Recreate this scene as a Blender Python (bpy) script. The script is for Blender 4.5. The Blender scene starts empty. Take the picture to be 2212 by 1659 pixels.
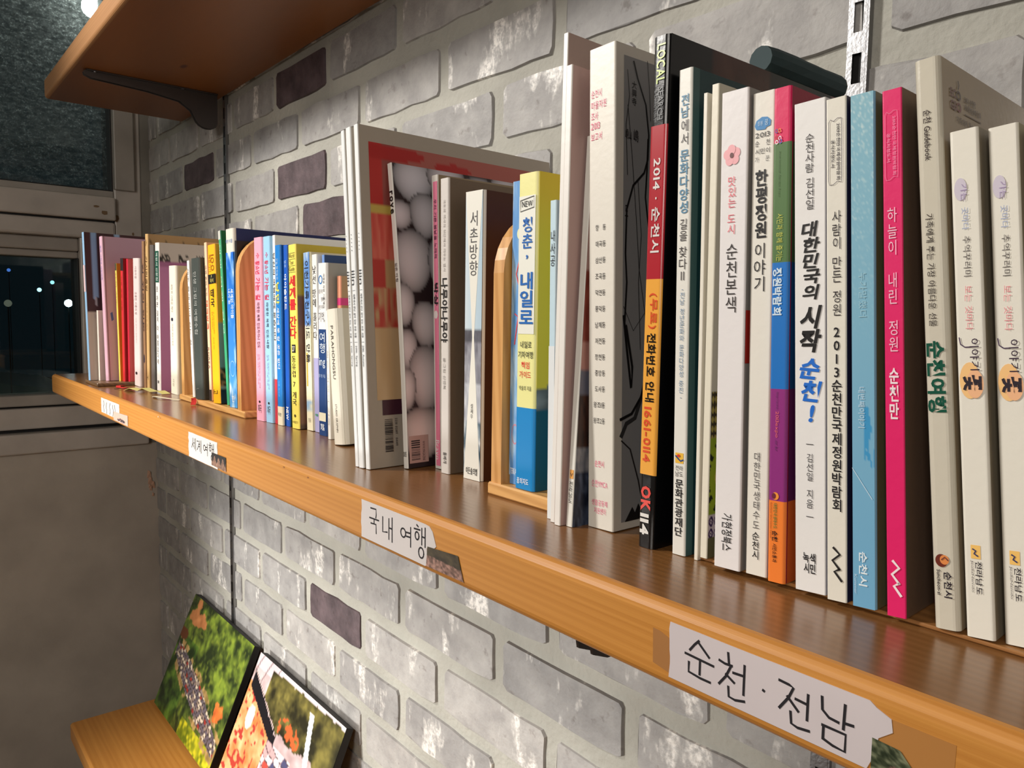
import bpy, bmesh, math, random
from mathutils import Vector, Matrix, Euler
C = bpy.context.scene.collection
SC = bpy.context.scene
R = random.Random(7)

# ------------------------------------------------------------------ camera
def make_camera():
    yaw, pitch, roll, f = 0.87499, -0.086648, 0.015107, 1639.418
    fw = Vector((-math.sin(yaw)*math.cos(pitch), math.cos(yaw)*math.cos(pitch), math.sin(pitch)))
    r = Vector((math.cos(yaw), math.sin(yaw), 0)); u = r.cross(fw)
    c, s = math.cos(roll), math.sin(roll)
    r2 = r*c+u*s; u2 = u*c-r*s
    m = Matrix((( r2.x, u2.x, -fw.x, 1.745825), (r2.y, u2.y, -fw.y, -0.262324), (r2.z, u2.z, -fw.z, 0.125187), (0, 0, 0, 1)))
    cam = bpy.data.cameras.new('camera'); o = bpy.data.objects.new('camera', cam); C.objects.link(o)
    o.matrix_world = m; cam.sensor_width = 36; cam.lens = 36*f/2212; cam.clip_start = 0.01; cam.clip_end = 200
    SC.camera = o
make_camera()

# ------------------------------------------------------------------ world, lights, exposure
SC.view_settings.view_transform = 'Standard'
SC.view_settings.look = 'None'
SC.view_settings.gamma = 1
SC.view_settings.use_curve_mapping = False
SC.view_settings.exposure = -0.06
w = bpy.data.worlds.new('world'); SC.world = w; w.use_nodes = True
w.node_tree.nodes['Background'].inputs[0].default_value = (0.004, 0.010, 0.013, 1)
w.node_tree.nodes['Background'].inputs[1].default_value = 0.6

def area(name, loc, target, size, power, col=(1, 0.93, 0.84), sizey=None):
    l = bpy.data.lights.new(name, 'AREA'); l.energy = power; l.color = col; l.size = size
    if sizey: l.shape = 'RECTANGLE'; l.size_y = sizey
    o = bpy.data.objects.new(name, l); C.objects.link(o); o.location = loc
    o.rotation_euler = (Vector(target)-Vector(loc)).to_track_quat('-Z', 'Y').to_euler()
    return o
def spot(name, loc, target, power, angle, blend, size, col=(1, 0.955, 0.89)):
    l = bpy.data.lights.new(name, 'SPOT'); l.energy = power; l.color = col; l.spot_size = math.radians(angle); l.spot_blend = blend; l.shadow_soft_size = size
    o = bpy.data.objects.new(name, l); C.objects.link(o); o.location = loc
    o.rotation_euler = (Vector(target)-Vector(loc)).to_track_quat('-Z', 'Y').to_euler()
    return o
spot('track_spotlight', (0.10, -1.20, 1.12), (0.98, 0.1, -0.14), 160, 60, 0.5, 0.14)
area('fill_light', (2.3, -1.9, 0.7), (-0.2, 0.0, -0.1), 0.8, 24, (1, 0.94, 0.86))  # fill added to brighten the window wall and the right covers
spot('low_fill_spot', (0.40, -1.05, -0.50), (0.75, 0.27, -0.42), 84, 64, 0.7, 0.15, (1, 0.98, 0.93))  # low spot added to brighten the bricks below the book shelf

# ------------------------------------------------------------------ helpers
def s2l(v):
    v /= 255.0
    return v/12.92 if v <= 0.04045 else ((v+0.055)/1.055)**2.4
def S(r, g=None, b=None):
    if g is None: r, g, b = r
    return (s2l(r), s2l(g), s2l(b), 1)
_m = {}
def mat(col, rough=0.5, metal=0.0, coat=0.0, bump=0.0, bscale=300, vary=0.0, emit=0, key=None):
    k = key or ('m', tuple(col), rough, metal, coat, bump, bscale, vary, emit)
    if k in _m: return _m[k]
    m = bpy.data.materials.new('mat'); m.use_nodes = True; nt = m.node_tree; b = nt.nodes['Principled BSDF']
    c = S(col)
    b.inputs['Base Color'].default_value = c; b.inputs['Roughness'].default_value = rough; b.inputs['Metallic'].default_value = metal
    if coat: b.inputs['Coat Weight'].default_value = coat; b.inputs['Coat Roughness'].default_value = 0.12
    if emit: b.inputs['Emission Color'].default_value = c; b.inputs['Emission Strength'].default_value = emit
    if bump or vary:
        tc = nt.nodes.new('ShaderNodeTexCoord'); n = nt.nodes.new('ShaderNodeTexNoise'); n.inputs['Scale'].default_value = bscale; n.inputs['Detail'].default_value = 4
        nt.links.new(tc.outputs['Object'], n.inputs['Vector'])
        if bump:
            bp = nt.nodes.new('ShaderNodeBump'); bp.inputs['Strength'].default_value = bump; bp.inputs['Distance'].default_value = 0.001
            nt.links.new(n.outputs['Fac'], bp.inputs['Height']); nt.links.new(bp.outputs['Normal'], b.inputs['Normal'])
        if vary:
            n2 = nt.nodes.new('ShaderNodeTexNoise'); n2.inputs['Scale'].default_value = 14; n2.inputs['Detail'].default_value = 6
            nt.links.new(tc.outputs['Object'], n2.inputs['Vector'])
            r = nt.nodes.new('ShaderNodeValToRGB'); r.color_ramp.elements[0].position = 0.3; r.color_ramp.elements[1].position = 0.7
            r.color_ramp.elements[0].color = tuple(x*(1-vary) for x in c[:3])+(1,); r.color_ramp.elements[1].color = tuple(min(1, x*(1+vary*0.4)) for x in c[:3])+(1,)
            nt.links.new(n2.outputs['Fac'], r.inputs[0]); nt.links.new(r.outputs[0], b.inputs['Base Color'])
    _m[k] = m
    return m
def paper(col, rough=0.42): return mat(col, rough, coat=0.0, bump=0.12, bscale=220)
def ink(col, rough=0.6): return mat(col, rough)
def attr_mat(rough=0.35):
    k = ('attr', rough)
    if k in _m: return _m[k]
    m = bpy.data.materials.new('print'); m.use_nodes = True; nt = m.node_tree; b = nt.nodes['Principled BSDF']
    a = nt.nodes.new('ShaderNodeAttribute'); a.attribute_name = 'Col'
    nt.links.new(a.outputs['Color'], b.inputs['Base Color']); b.inputs['Roughness'].default_value = rough
    _m[k] = m; return m
def wood(c1, c2, dirx=(0.6, 26, 26), rough=0.3, coat=0.3, knots=0.0, dist=5.0, key=None, wscale=1.6, lo=0.25, hi=0.8, wamt=0.5):
    k = ('wood', c1, c2, dirx, rough, coat, knots, key)
    if k in _m: return _m[k]
    m = bpy.data.materials.new('wood'); m.use_nodes = True; nt = m.node_tree; L = nt.links; b = nt.nodes['Principled BSDF']
    tc = nt.nodes.new('ShaderNodeTexCoord'); mp = nt.nodes.new('ShaderNodeMapping'); mp.inputs['Scale'].default_value = dirx
    L.new(tc.outputs['Object'], mp.inputs['Vector'])
    nz = nt.nodes.new('ShaderNodeTexNoise'); nz.inputs['Scale'].default_value = 1.1; nz.inputs['Detail'].default_value = 3
    L.new(mp.outputs[0], nz.inputs['Vector'])
    wv = nt.nodes.new('ShaderNodeTexWave'); wv.wave_type = 'BANDS'; wv.bands_direction = 'DIAGONAL'; wv.inputs['Scale'].default_value = wscale
    wv.inputs['Distortion'].default_value = dist; wv.inputs['Detail'].default_value = 2; wv.inputs['Detail Scale'].default_value = 0.6; wv.inputs['Detail Roughness'].default_value = 0.6
    L.new(mp.outputs[0], wv.inputs['Vector'])
    mp2 = nt.nodes.new('ShaderNodeMapping'); mp2.inputs['Scale'].default_value = (dirx[0]*18, dirx[1]*18, dirx[2]*18) if dirx[0] < 2 else (dirx[0]*14, dirx[1]*14, dirx[2]*14)
    L.new(tc.outputs['Object'], mp2.inputs['Vector'])
    n2 = nt.nodes.new('ShaderNodeTexNoise'); n2.inputs['Scale'].default_value = 1; n2.inputs['Detail'].default_value = 2
    L.new(mp2.outputs[0], n2.inputs['Vector'])
    a1 = nt.nodes.new('ShaderNodeMath'); a1.operation = 'MULTIPLY_ADD'; a1.inputs[1].default_value = wamt
    L.new(wv.outputs['Fac'], a1.inputs[0])
    a2 = nt.nodes.new('ShaderNodeMath'); a2.operation = 'MULTIPLY'; a2.inputs[1].default_value = 0.5; L.new(nz.outputs['Fac'], a2.inputs[0])
    L.new(a2.outputs[0], a1.inputs[2])
    a3 = nt.nodes.new('ShaderNodeMath'); a3.operation = 'MULTIPLY_ADD'; a3.inputs[1].default_value = 0.32; L.new(n2.outputs['Fac'], a3.inputs[0]); L.new(a1.outputs[0], a3.inputs[2])
    cr = nt.nodes.new('ShaderNodeValToRGB'); cr.color_ramp.elements[0].position = lo; cr.color_ramp.elements[0].color = S(c1); cr.color_ramp.elements[1].position = hi; cr.color_ramp.elements[1].color = S(c2)
    L.new(a3.outputs[0], cr.inputs[0])
    out = cr.outputs[0]
    if knots:
        vo = nt.nodes.new('ShaderNodeTexVoronoi'); vo.inputs['Scale'].default_value = 1.0
        m3 = nt.nodes.new('ShaderNodeMapping'); m3.inputs['Scale'].default_value = (6.0, 14.0, 0.5); m3.inputs['Location'].default_value = (0.35, 0.2, 0)
        L.new(tc.outputs['Object'], m3.inputs['Vector']); L.new(m3.outputs[0], vo.inputs['Vector'])
        k1 = nt.nodes.new('ShaderNodeValToRGB'); k1.color_ramp.elements[0].position = 0.055; k1.color_ramp.elements[0].color = (1, 1, 1, 1); k1.color_ramp.elements[1].position = 0.10; k1.color_ramp.elements[1].color = (0, 0, 0, 1)
        L.new(vo.outputs['Distance'], k1.inputs[0])
        mx = nt.nodes.new('ShaderNodeMix'); mx.data_type = 'RGBA'; mx.inputs['B'].default_value = S(88, 40, 14)
        kk = nt.nodes.new('ShaderNodeMath'); kk.operation = 'MULTIPLY'; kk.inputs[1].default_value = knots; L.new(k1.outputs[0], kk.inputs[0])
        L.new(kk.outputs[0], mx.inputs['Factor']); L.new(out, mx.inputs['A']); out = mx.outputs['Result']
    L.new(out, b.inputs['Base Color'])
    b.inputs['Roughness'].default_value = rough; b.inputs['Coat Weight'].default_value = coat; b.inputs['Coat Roughness'].default_value = 0.22
    bp = nt.nodes.new('ShaderNodeBump'); bp.inputs['Strength'].default_value = 0.15; bp.inputs['Distance'].default_value = 0.0006
    L.new(a3.outputs[0], bp.inputs['Height']); L.new(bp.outputs['Normal'], b.inputs['Normal'])
    _m[k] = m
    return m

def link(name, me, parent=None, mats=None):
    o = bpy.data.objects.new(name, me); C.objects.link(o)
    if mats is not None and not me.materials:
        for x in (mats if isinstance(mats, (list, tuple)) else [mats]): me.materials.append(x)
    if parent is not None: o.parent = parent
    return o
def mesh(verts, faces, mi=None, smooth=False):
    me = bpy.data.meshes.new('m'); me.from_pydata([tuple(v) for v in verts], [], faces)
    if mi: me.polygons.foreach_set('material_index', mi)
    if smooth: me.polygons.foreach_set('use_smooth', [True]*len(me.polygons))
    me.update(); return me
def obj(name, verts, faces, m, parent=None, mi=None, smooth=False): return link(name, mesh(verts, faces, mi, smooth), parent, m)
BF = [(0, 1, 3, 2), (4, 6, 7, 5), (0, 4, 5, 1), (2, 3, 7, 6), (0, 2, 6, 4), (1, 5, 7, 3)]
def boxv(a, b): return [(x, y, z) for x in (a[0], b[0]) for y in (a[1], b[1]) for z in (a[2], b[2])]
class MB:
    def __init__(s): s.v = []; s.f = []; s.m = []
    def add(s, vs, fs, mi=0):
        n = len(s.v); s.v += [tuple(v) for v in vs]; s.f += [tuple(i+n for i in f) for f in fs]; s.m += [mi]*len(fs)
    def box(s, a, b, mi=0): s.add(boxv(a, b), BF, mi)
    def poly(s, pts, mi=0): s.add(pts, [tuple(range(len(pts)))], mi)
    def build(s, name, mats, parent=None, smooth=False): return obj(name, s.v, s.f, mats, parent, s.m, smooth)
def bevbox(name, a, b, m, parent=None, bev=0.002, seg=2):
    bm = bmesh.new(); vs = [bm.verts.new(p) for p in boxv(a, b)]
    for f in BF: bm.faces.new([vs[i] for i in f])
    bmesh.ops.recalc_face_normals(bm, faces=bm.faces)
    bmesh.ops.bevel(bm, geom=list(bm.edges), offset=bev, segments=seg, affect='EDGES', profile=0.5)
    me = bpy.data.meshes.new('m'); bm.to_mesh(me); bm.free()
    for p in me.polygons: p.use_smooth = False
    return link(name, me, parent, m)
def prism(name, prof, axis, a, b, m, parent=None, smooth=False):
    # prof: 2D closed outline; extruded along axis ('x','y','z') from a to b
    def p3(p, t):
        return {'x': (t, p[0], p[1]), 'y': (p[0], t, p[1]), 'z': (p[0], p[1], t)}[axis]
    n = len(prof); vs = [p3(p, a) for p in prof]+[p3(p, b) for p in prof]
    fs = [tuple(range(n)), tuple(range(2*n-1, n-1, -1))]+[(i, i+n, (i+1) % n+n, (i+1) % n) for i in range(n)]
    me = mesh(vs, fs)
    bm = bmesh.new(); bm.from_mesh(me); bmesh.ops.recalc_face_normals(bm, faces=bm.faces); bm.to_mesh(me); bm.free()
    return link(name, me, parent, m)
def tag(o, label=None, cat=None, group=None, kind=None):
    if label: o['label'] = label
    if cat: o['category'] = cat
    if group: o['group'] = group
    if kind: o['kind'] = kind
    return o
def empty(name, loc, rot=(0, 0, 0), label=None, cat=None, group=None):
    o = bpy.data.objects.new(name, None); C.objects.link(o); o.location = loc; o.rotation_euler = rot; o.empty_display_size = 0.02
    return tag(o, label, cat, group)

# ------------------------------------------------------------------ lettering
_gl = {}
def make_glyphs(keys):
    """one depsgraph pass for every character that is used"""
    os_ = []
    for (ch, bold) in keys:
        cu = bpy.data.curves.new('t', 'FONT'); cu.body = ch; cu.size = 1; cu.resolution_u = 2; cu.offset = bold; cu.fill_mode = 'FRONT'
        o = bpy.data.objects.new('t', cu); C.objects.link(o); os_.append(o)
    dg = bpy.context.evaluated_depsgraph_get()
    for k, o in zip(keys, os_):
        me = bpy.data.meshes.new_from_object(o.evaluated_get(dg))
        vs = [(v.co.x, v.co.y) for v in me.vertices]; fs = [tuple(p.vertices) for p in me.polygons]
        if vs:
            xs = [v[0] for v in vs]; ys = [v[1] for v in vs]; bb = (min(xs), max(xs), min(ys), max(ys))
        else: bb = (0, 0.3, 0, 0.5)
        _gl[k] = (vs, fs, bb); bpy.data.meshes.remove(me)
    for o in os_:
        cu = o.data; bpy.data.objects.remove(o); bpy.data.curves.remove(cu)
def glyph(ch, bold): return _gl[(ch, bold)]
text_jobs = []
def wide(ch): return ord(ch) > 0x1100
def layout(text, bold=0.0):
    # a horizontal line: returns verts/faces with em = 1, cap box 0..1 in y, total width
    V = []; F = []; x = 0
    for ch in text:
        if ch == ' ': x += 0.34; continue
        vs, fs, bb = glyph(ch, bold)
        n = len(V)
        if wide(ch):
            V += [(x+v[0]-0.5*(bb[0]+bb[1])+0.48, v[1]) for v in vs]; adv = 0.94
        else:
            V += [(x+v[0]-bb[0]+0.04, v[1]) for v in vs]; adv = bb[1]-bb[0]+0.09
        F += [tuple(i+n for i in f) for f in fs]; x += adv
    return V, F, x
def text_box(text, u0, u1, f0, f1, mode='stack', bold=0.0, jit=0.0, shear=0.0):
    """returns verts (u,f) where u goes across, f goes DOWN the spine"""
    V = []; F = []
    if mode == 'stack':
        n = sum(1 if c != ' ' else 0.45 for c in text); cell = (f1-f0)/n; f = f0
        for ch in text:
            if ch == ' ': f += cell*0.45; continue
            vs, fs, bb = glyph(ch, bold)
            gw = max(bb[1]-bb[0], 0.05); gh = max(bb[3]-bb[2], 0.05); k = len(V)
            if wide(ch): sw = (u1-u0)/0.92; sh = cell*0.98/0.98; cy = 0.5*(bb[2]+bb[3])
            else: sw = (u1-u0)/0.85; sh = cell/1.0; cy = 0.5*(bb[2]+bb[3])
            if gh < 0.25: cy = 0.38
            cu = 0.5*(u0+u1)+R.uniform(-jit, jit)*(u1-u0); cf = f+cell/2; cx = 0.5*(bb[0]+bb[1])
            a = R.uniform(-jit, jit)
            for v in vs:
                X = v[0]-cx; Y = v[1]-cy; X += shear*Y
                V.append((cu+(X+a*Y)*sw, cf-(Y-a*X)*sh))
            F += [tuple(i+k for i in g) for g in fs]; f += cell
    else:
        vs, fs, wd = layout(text, bold)
        if not vs: return V, F
        ys = [v[1] for v in vs]; y0, y1 = min(ys), max(ys)
        for v in vs:
            t = v[0]/wd; y = (v[1]-y0)/(y1-y0)
            if mode == 'rot': V.append((u0+(u1-u0)*y, f0+(f1-f0)*t))
            else: V.append((u0+(u1-u0)*t, f1-(f1-f0)*y))
        F = fs
    return V, F

# ------------------------------------------------------------------ books
class Book:
    def __init__(s, label, xc, w, y, z0, h, lean=0.0, yaw=0.0, d=0.15, spine=(225, 222, 215), right=None, left=None, page=(215, 208, 190),
                 rough=0.42, cat='book', group=None, rnd=0.15, name='book', bend=0.0, back=0.0):
        s.w, s.h, s.d, s.bend, s.rough = w, h, d, bend, rough
        ang = math.atan2(lean, h); s.ang = ang
        s.root = empty(name, (xc, y, z0+abs(math.sin(ang))*w/2+0.0002), (-math.atan2(back, h), ang, yaw), label, cat, group)
        t = min(0.0016, w*0.22); r = w*rnd
        right = right or spine; left = left or right
        # cover: U profile
        prof = []
        n = 4
        prof.append((-w/2, d)); prof.append((-w/2, r))
        for i in range(1, n+1):
            a = math.pi+i/n*math.pi/2; prof.append((-w/2+r+r*math.cos(a), r+r*math.sin(a)))
        for i in range(0, n+1):
            a = 1.5*math.pi+i/n*math.pi/2; prof.append((w/2-r+r*math.cos(a), r+r*math.sin(a)))
        prof.append((w/2, d))
        # remove duplicates
        P = []
        for p in prof:
            if not P or abs(p[0]-P[-1][0])+abs(p[1]-P[-1][1]) > 1e-6: P.append(p)
        inner = []
        m_ = len(P)
        for i, p in enumerate(P):
            x = max(-w/2+t, min(w/2-t, p[0])); yy = max(t, p[1]) if 0 < i < m_-1 else p[1]
            inner.append((x, yy))
        lev = [0, h] if not bend else [h*i/10 for i in range(11)]
        bx = lambda z: bend*math.sin(math.pi*z/h)
        V = []; F = []; MI = []
        for z in lev:
            V += [(p[0]+bx(z), p[1], z) for p in P]+[(p[0]+bx(z), p[1], z) for p in inner]
        def mid(i):
            ax = (P[i][0]+P[i+1][0])/2; ay = (P[i][1]+P[i+1][1])/2
            return 1 if (ax > w/2-1e-5 and ay > r*0.6) else (2 if (ax < -w/2+1e-5 and ay > r*0.6) else 0)
        st = 2*m_
        for k in range(len(lev)-1):
            a = k*st; b = a+st
            for i in range(m_-1):
                F.append((a+i, a+i+1, b+i+1, b+i)); MI.append(mid(i))
                F.append((a+m_+i+1, a+m_+i, b+m_+i, b+m_+i+1)); MI.append(3)
            for i in (0, m_-1):
                q = (a+i, b+i, b+m_+i, a+m_+i); F.append(q if i == 0 else q[::-1]); MI.append(3)
        b = (len(lev)-1)*st
        for i in range(m_-1):
            F.append((i+1, i, m_+i, m_+i+1)); MI.append(3)
            F.append((b+i, b+i+1, b+m_+i+1, b+m_+i)); MI.append(3)
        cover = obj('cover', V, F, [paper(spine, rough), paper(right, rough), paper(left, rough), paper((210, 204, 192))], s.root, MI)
        # page block
        mb = MB(); g = 0.0015 if h > 0.15 else 0.001
        px0, px1 = -w/2+t*1.02, w/2-t*1.02
        for k in range(len(lev)-1):
            za = max(g, lev[k]) if k == 0 else lev[k]; zb = lev[k+1] if k < len(lev)-2 else h-g
            A = [(px0+bx(za), t*1.05, za), (px1+bx(za), t*1.05, za), (px1+bx(za), d-0.003, za), (px0+bx(za), d-0.003, za)]
            B = [(px0+bx(zb), t*1.05, zb), (px1+bx(zb), t*1.05, zb), (px1+bx(zb), d-0.003, zb), (px0+bx(zb), d-0.003, zb)]
            mb.add(A+B, [(0, 1, 5, 4), (1, 2, 6, 5), (2, 3, 7, 6), (3, 0, 4, 7)]+([(3, 2, 1, 0)] if k == 0 else [])+([(4, 5, 6, 7)] if k == len(lev)-2 else []))
        mb.build('pages', page_mat(page), s.root)
        s.layer = 0
    def bx(s, z): return s.bend*math.sin(math.pi*min(max(z/s.h, 0), 1))
    def sp(s, u, f, off):     # spine point, u 0..1 across, f 0..1 down
        z = s.h*(1-f); return ((u-0.5)*s.w+s.bx(z), -off, z)
    def cp(s, v, f, off):     # right cover point, v in metres from the spine, f 0..1 down
        z = s.h*(1-f); return (s.w/2+off+s.bx(z), v, z)
    def _put(s, name, V, F, col, side, off, m=None):
        pt = s.sp if side == 's' else s.cp
        return obj(name, [pt(a, b, off) for a, b in V], F, m or ink(col, s.rough), s.root)
    def text(s, items, col, name='lettering', side='s', off=0.00035):
        """items: (text,u0,u1,f0,f1[,mode,bold,jit,shear]); built at the end in one go"""
        text_jobs.append((s, items, col, name, side, off))
    def _text(s, items, col, name, side, off):
        for it in items:
            v, f = text_box(*it)
            if v: s._put(name, v, f, col, side, off)
    def band(s, f0, f1, col, u0=0.02, u1=0.98, side='s', off=0.00018, name='printed_band', n=1):
        V = []; F = []
        for i in range(n+1):
            f = f0+(f1-f0)*i/n; V += [(u0, f), (u1, f)]
        for i in range(n): k = 2*i; F.append((k, k+2, k+3, k+1))
        return s._put(name, V, F, col, side, off)
    def fullband(s, f0, f1, col, name='printed_band'):
        """wraps round the spine corners"""
        r = s.w*0.15+0.0002; e = 0.00018; zs = (s.h*(1-f1), s.h*(1-f0)); w2 = s.w/2+e; P = []
        for i in range(5):
            a = math.pi+i/4*math.pi/2; P.append((-w2+r+r*math.cos(a), -e+r+r*math.sin(a)))
        for i in range(5):
            a = 1.5*math.pi+i/4*math.pi/2; P.append((w2-r+r*math.cos(a), -e+r+r*math.sin(a)))
        n = len(P); V = [(p[0], p[1], z) for z in zs for p in P]
        return obj(name, V, [(i, i+1, i+1+n, i+n) for i in range(n-1)], ink(col, s.rough), s.root)
    def polys(s, pl, col, side='s', off=0.0003, name='printed_shape'):
        V = []; F = []
        for p in pl: n = len(V); V += p; F.append(tuple(range(n, n+len(p))))
        return s._put(name, V, F, col, side, off)
    def disc(s, u, f, ru, rf, col, side='s', off=0.0003, name='printed_shape', ring=0, n=20):
        o_ = [(u+ru*math.cos(2*math.pi*i/n), f+rf*math.sin(2*math.pi*i/n)) for i in range(n)]
        if not ring: return s.polys([o_], col, side, off, name)
        i_ = [(u+(a-u)*ring, f+(b-f)*ring) for a, b in o_]
        return s._put(name, o_+i_, [(i, (i+1) % n, n+(i+1) % n, n+i) for i in range(n)], col, side, off)
    def strokes(s, lines, wu, col, side='s', off=0.0004, name='lettering'):
        """polylines in (u,f); wu = width in metres"""
        V = []; F = []
        su = s.w if side == 's' else 1.0; sf = s.h
        for ln in lines: ribbon(V, F, [(a*su, b*sf) for a, b in ln], wu)
        return s._put(name, [(a/su, b/sf) for a, b in V], F, col, side, off)
    def paint(s, fn, a0, a1, f0, f1, nx, nf, side='s', off=0.0002, name='printed_picture'):
        V = []; cols = []
        for j in range(nf+1):
            for i in range(nx+1):
                p = i/nx; q = j/nf; V.append((a0+(a1-a0)*p, f0+(f1-f0)*q)); cols.append(fn(p, q))
        F = [(j*(nx+1)+i, (j+1)*(nx+1)+i, (j+1)*(nx+1)+i+1, j*(nx+1)+i+1) for j in range(nf) for i in range(nx)]
        o = s._put(name, V, F, None, side, off, attr_mat(s.rough))
        setcol(o.data, cols); return o
def setcol(me, cols):
    a = me.color_attributes.new('Col', 'FLOAT_COLOR', 'POINT')
    flat = []
    for c in cols: flat += S(c)
    a.data.foreach_set('color', flat)
def page_mat(col):
    k = ('page', tuple(col))
    if k in _m: return _m[k]
    m = mat(col, 0.8, key=k); nt = m.node_tree; b = nt.nodes['Principled BSDF']
    tc = nt.nodes.new('ShaderNodeTexCoord'); mp = nt.nodes.new('ShaderNodeMapping'); mp.inputs['Scale'].default_value = (2500, 1, 1)
    n = nt.nodes.new('ShaderNodeTexNoise'); n.inputs['Scale'].default_value = 1; n.inputs['Detail'].default_value = 1
    r = nt.nodes.new('ShaderNodeValToRGB'); r.color_ramp.elements[0].color = tuple(x*0.62 for x in S(col)[:3])+(1,); r.color_ramp.elements[1].color = S(col)
    r.color_ramp.elements[0].position = 0.35; r.color_ramp.elements[1].position = 0.6
    nt.links.new(tc.outputs['Object'], mp.inputs[0]); nt.links.new(mp.outputs[0], n.inputs['Vector']); nt.links.new(n.outputs['Fac'], r.inputs[0]); nt.links.new(r.outputs[0], b.inputs['Base Color'])
    return m
def ribbon(V, F, pts, wd):
    n = len(pts); k = len(V); h = wd/2
    for i, p in enumerate(pts):
        a = pts[max(i-1, 0)]; b = pts[min(i+1, n-1)]; dx, dy = b[0]-a[0], b[1]-a[1]; L = math.hypot(dx, dy) or 1
        nx, ny = -dy/L*h, dx/L*h
        ex = 0; ey = 0
        if i == 0: ex, ey = -dx/L*h*0.7, -dy/L*h*0.7
        if i == n-1: ex, ey = dx/L*h*0.7, dy/L*h*0.7
        V += [(p[0]+nx+ex, p[1]+ny+ey), (p[0]-nx+ex, p[1]-ny+ey)]
    for i in range(n-1): j = k+2*i; F.append((j, j+1, j+3, j+2))
# value noise for the painters
def _h(i, j, s=0): 
    n = (i*374761393+j*668265263+s*974634777) & 0xffffffff; n = ((n ^ (n >> 13))*1274126177) & 0xffffffff
    return ((n ^ (n >> 16)) & 0xffff)/65535
def vn(x, y, s=0):
    i, j = math.floor(x), math.floor(y); a, b = x-i, y-j; a = a*a*(3-2*a); b = b*b*(3-2*b)
    return (_h(i, j, s)*(1-a)+_h(i+1, j, s)*a)*(1-b)+(_h(i, j+1, s)*(1-a)+_h(i+1, j+1, s)*a)*b
def fbm(x, y, s=0): return 0.55*vn(x, y, s)+0.28*vn(x*2.1, y*2.1, s+1)+0.17*vn(x*4.3, y*4.3, s+2)
def lerp(a, b, t): t = max(0, min(1, t)); return tuple(a[i]+(b[i]-a[i])*t for i in range(3))

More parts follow.
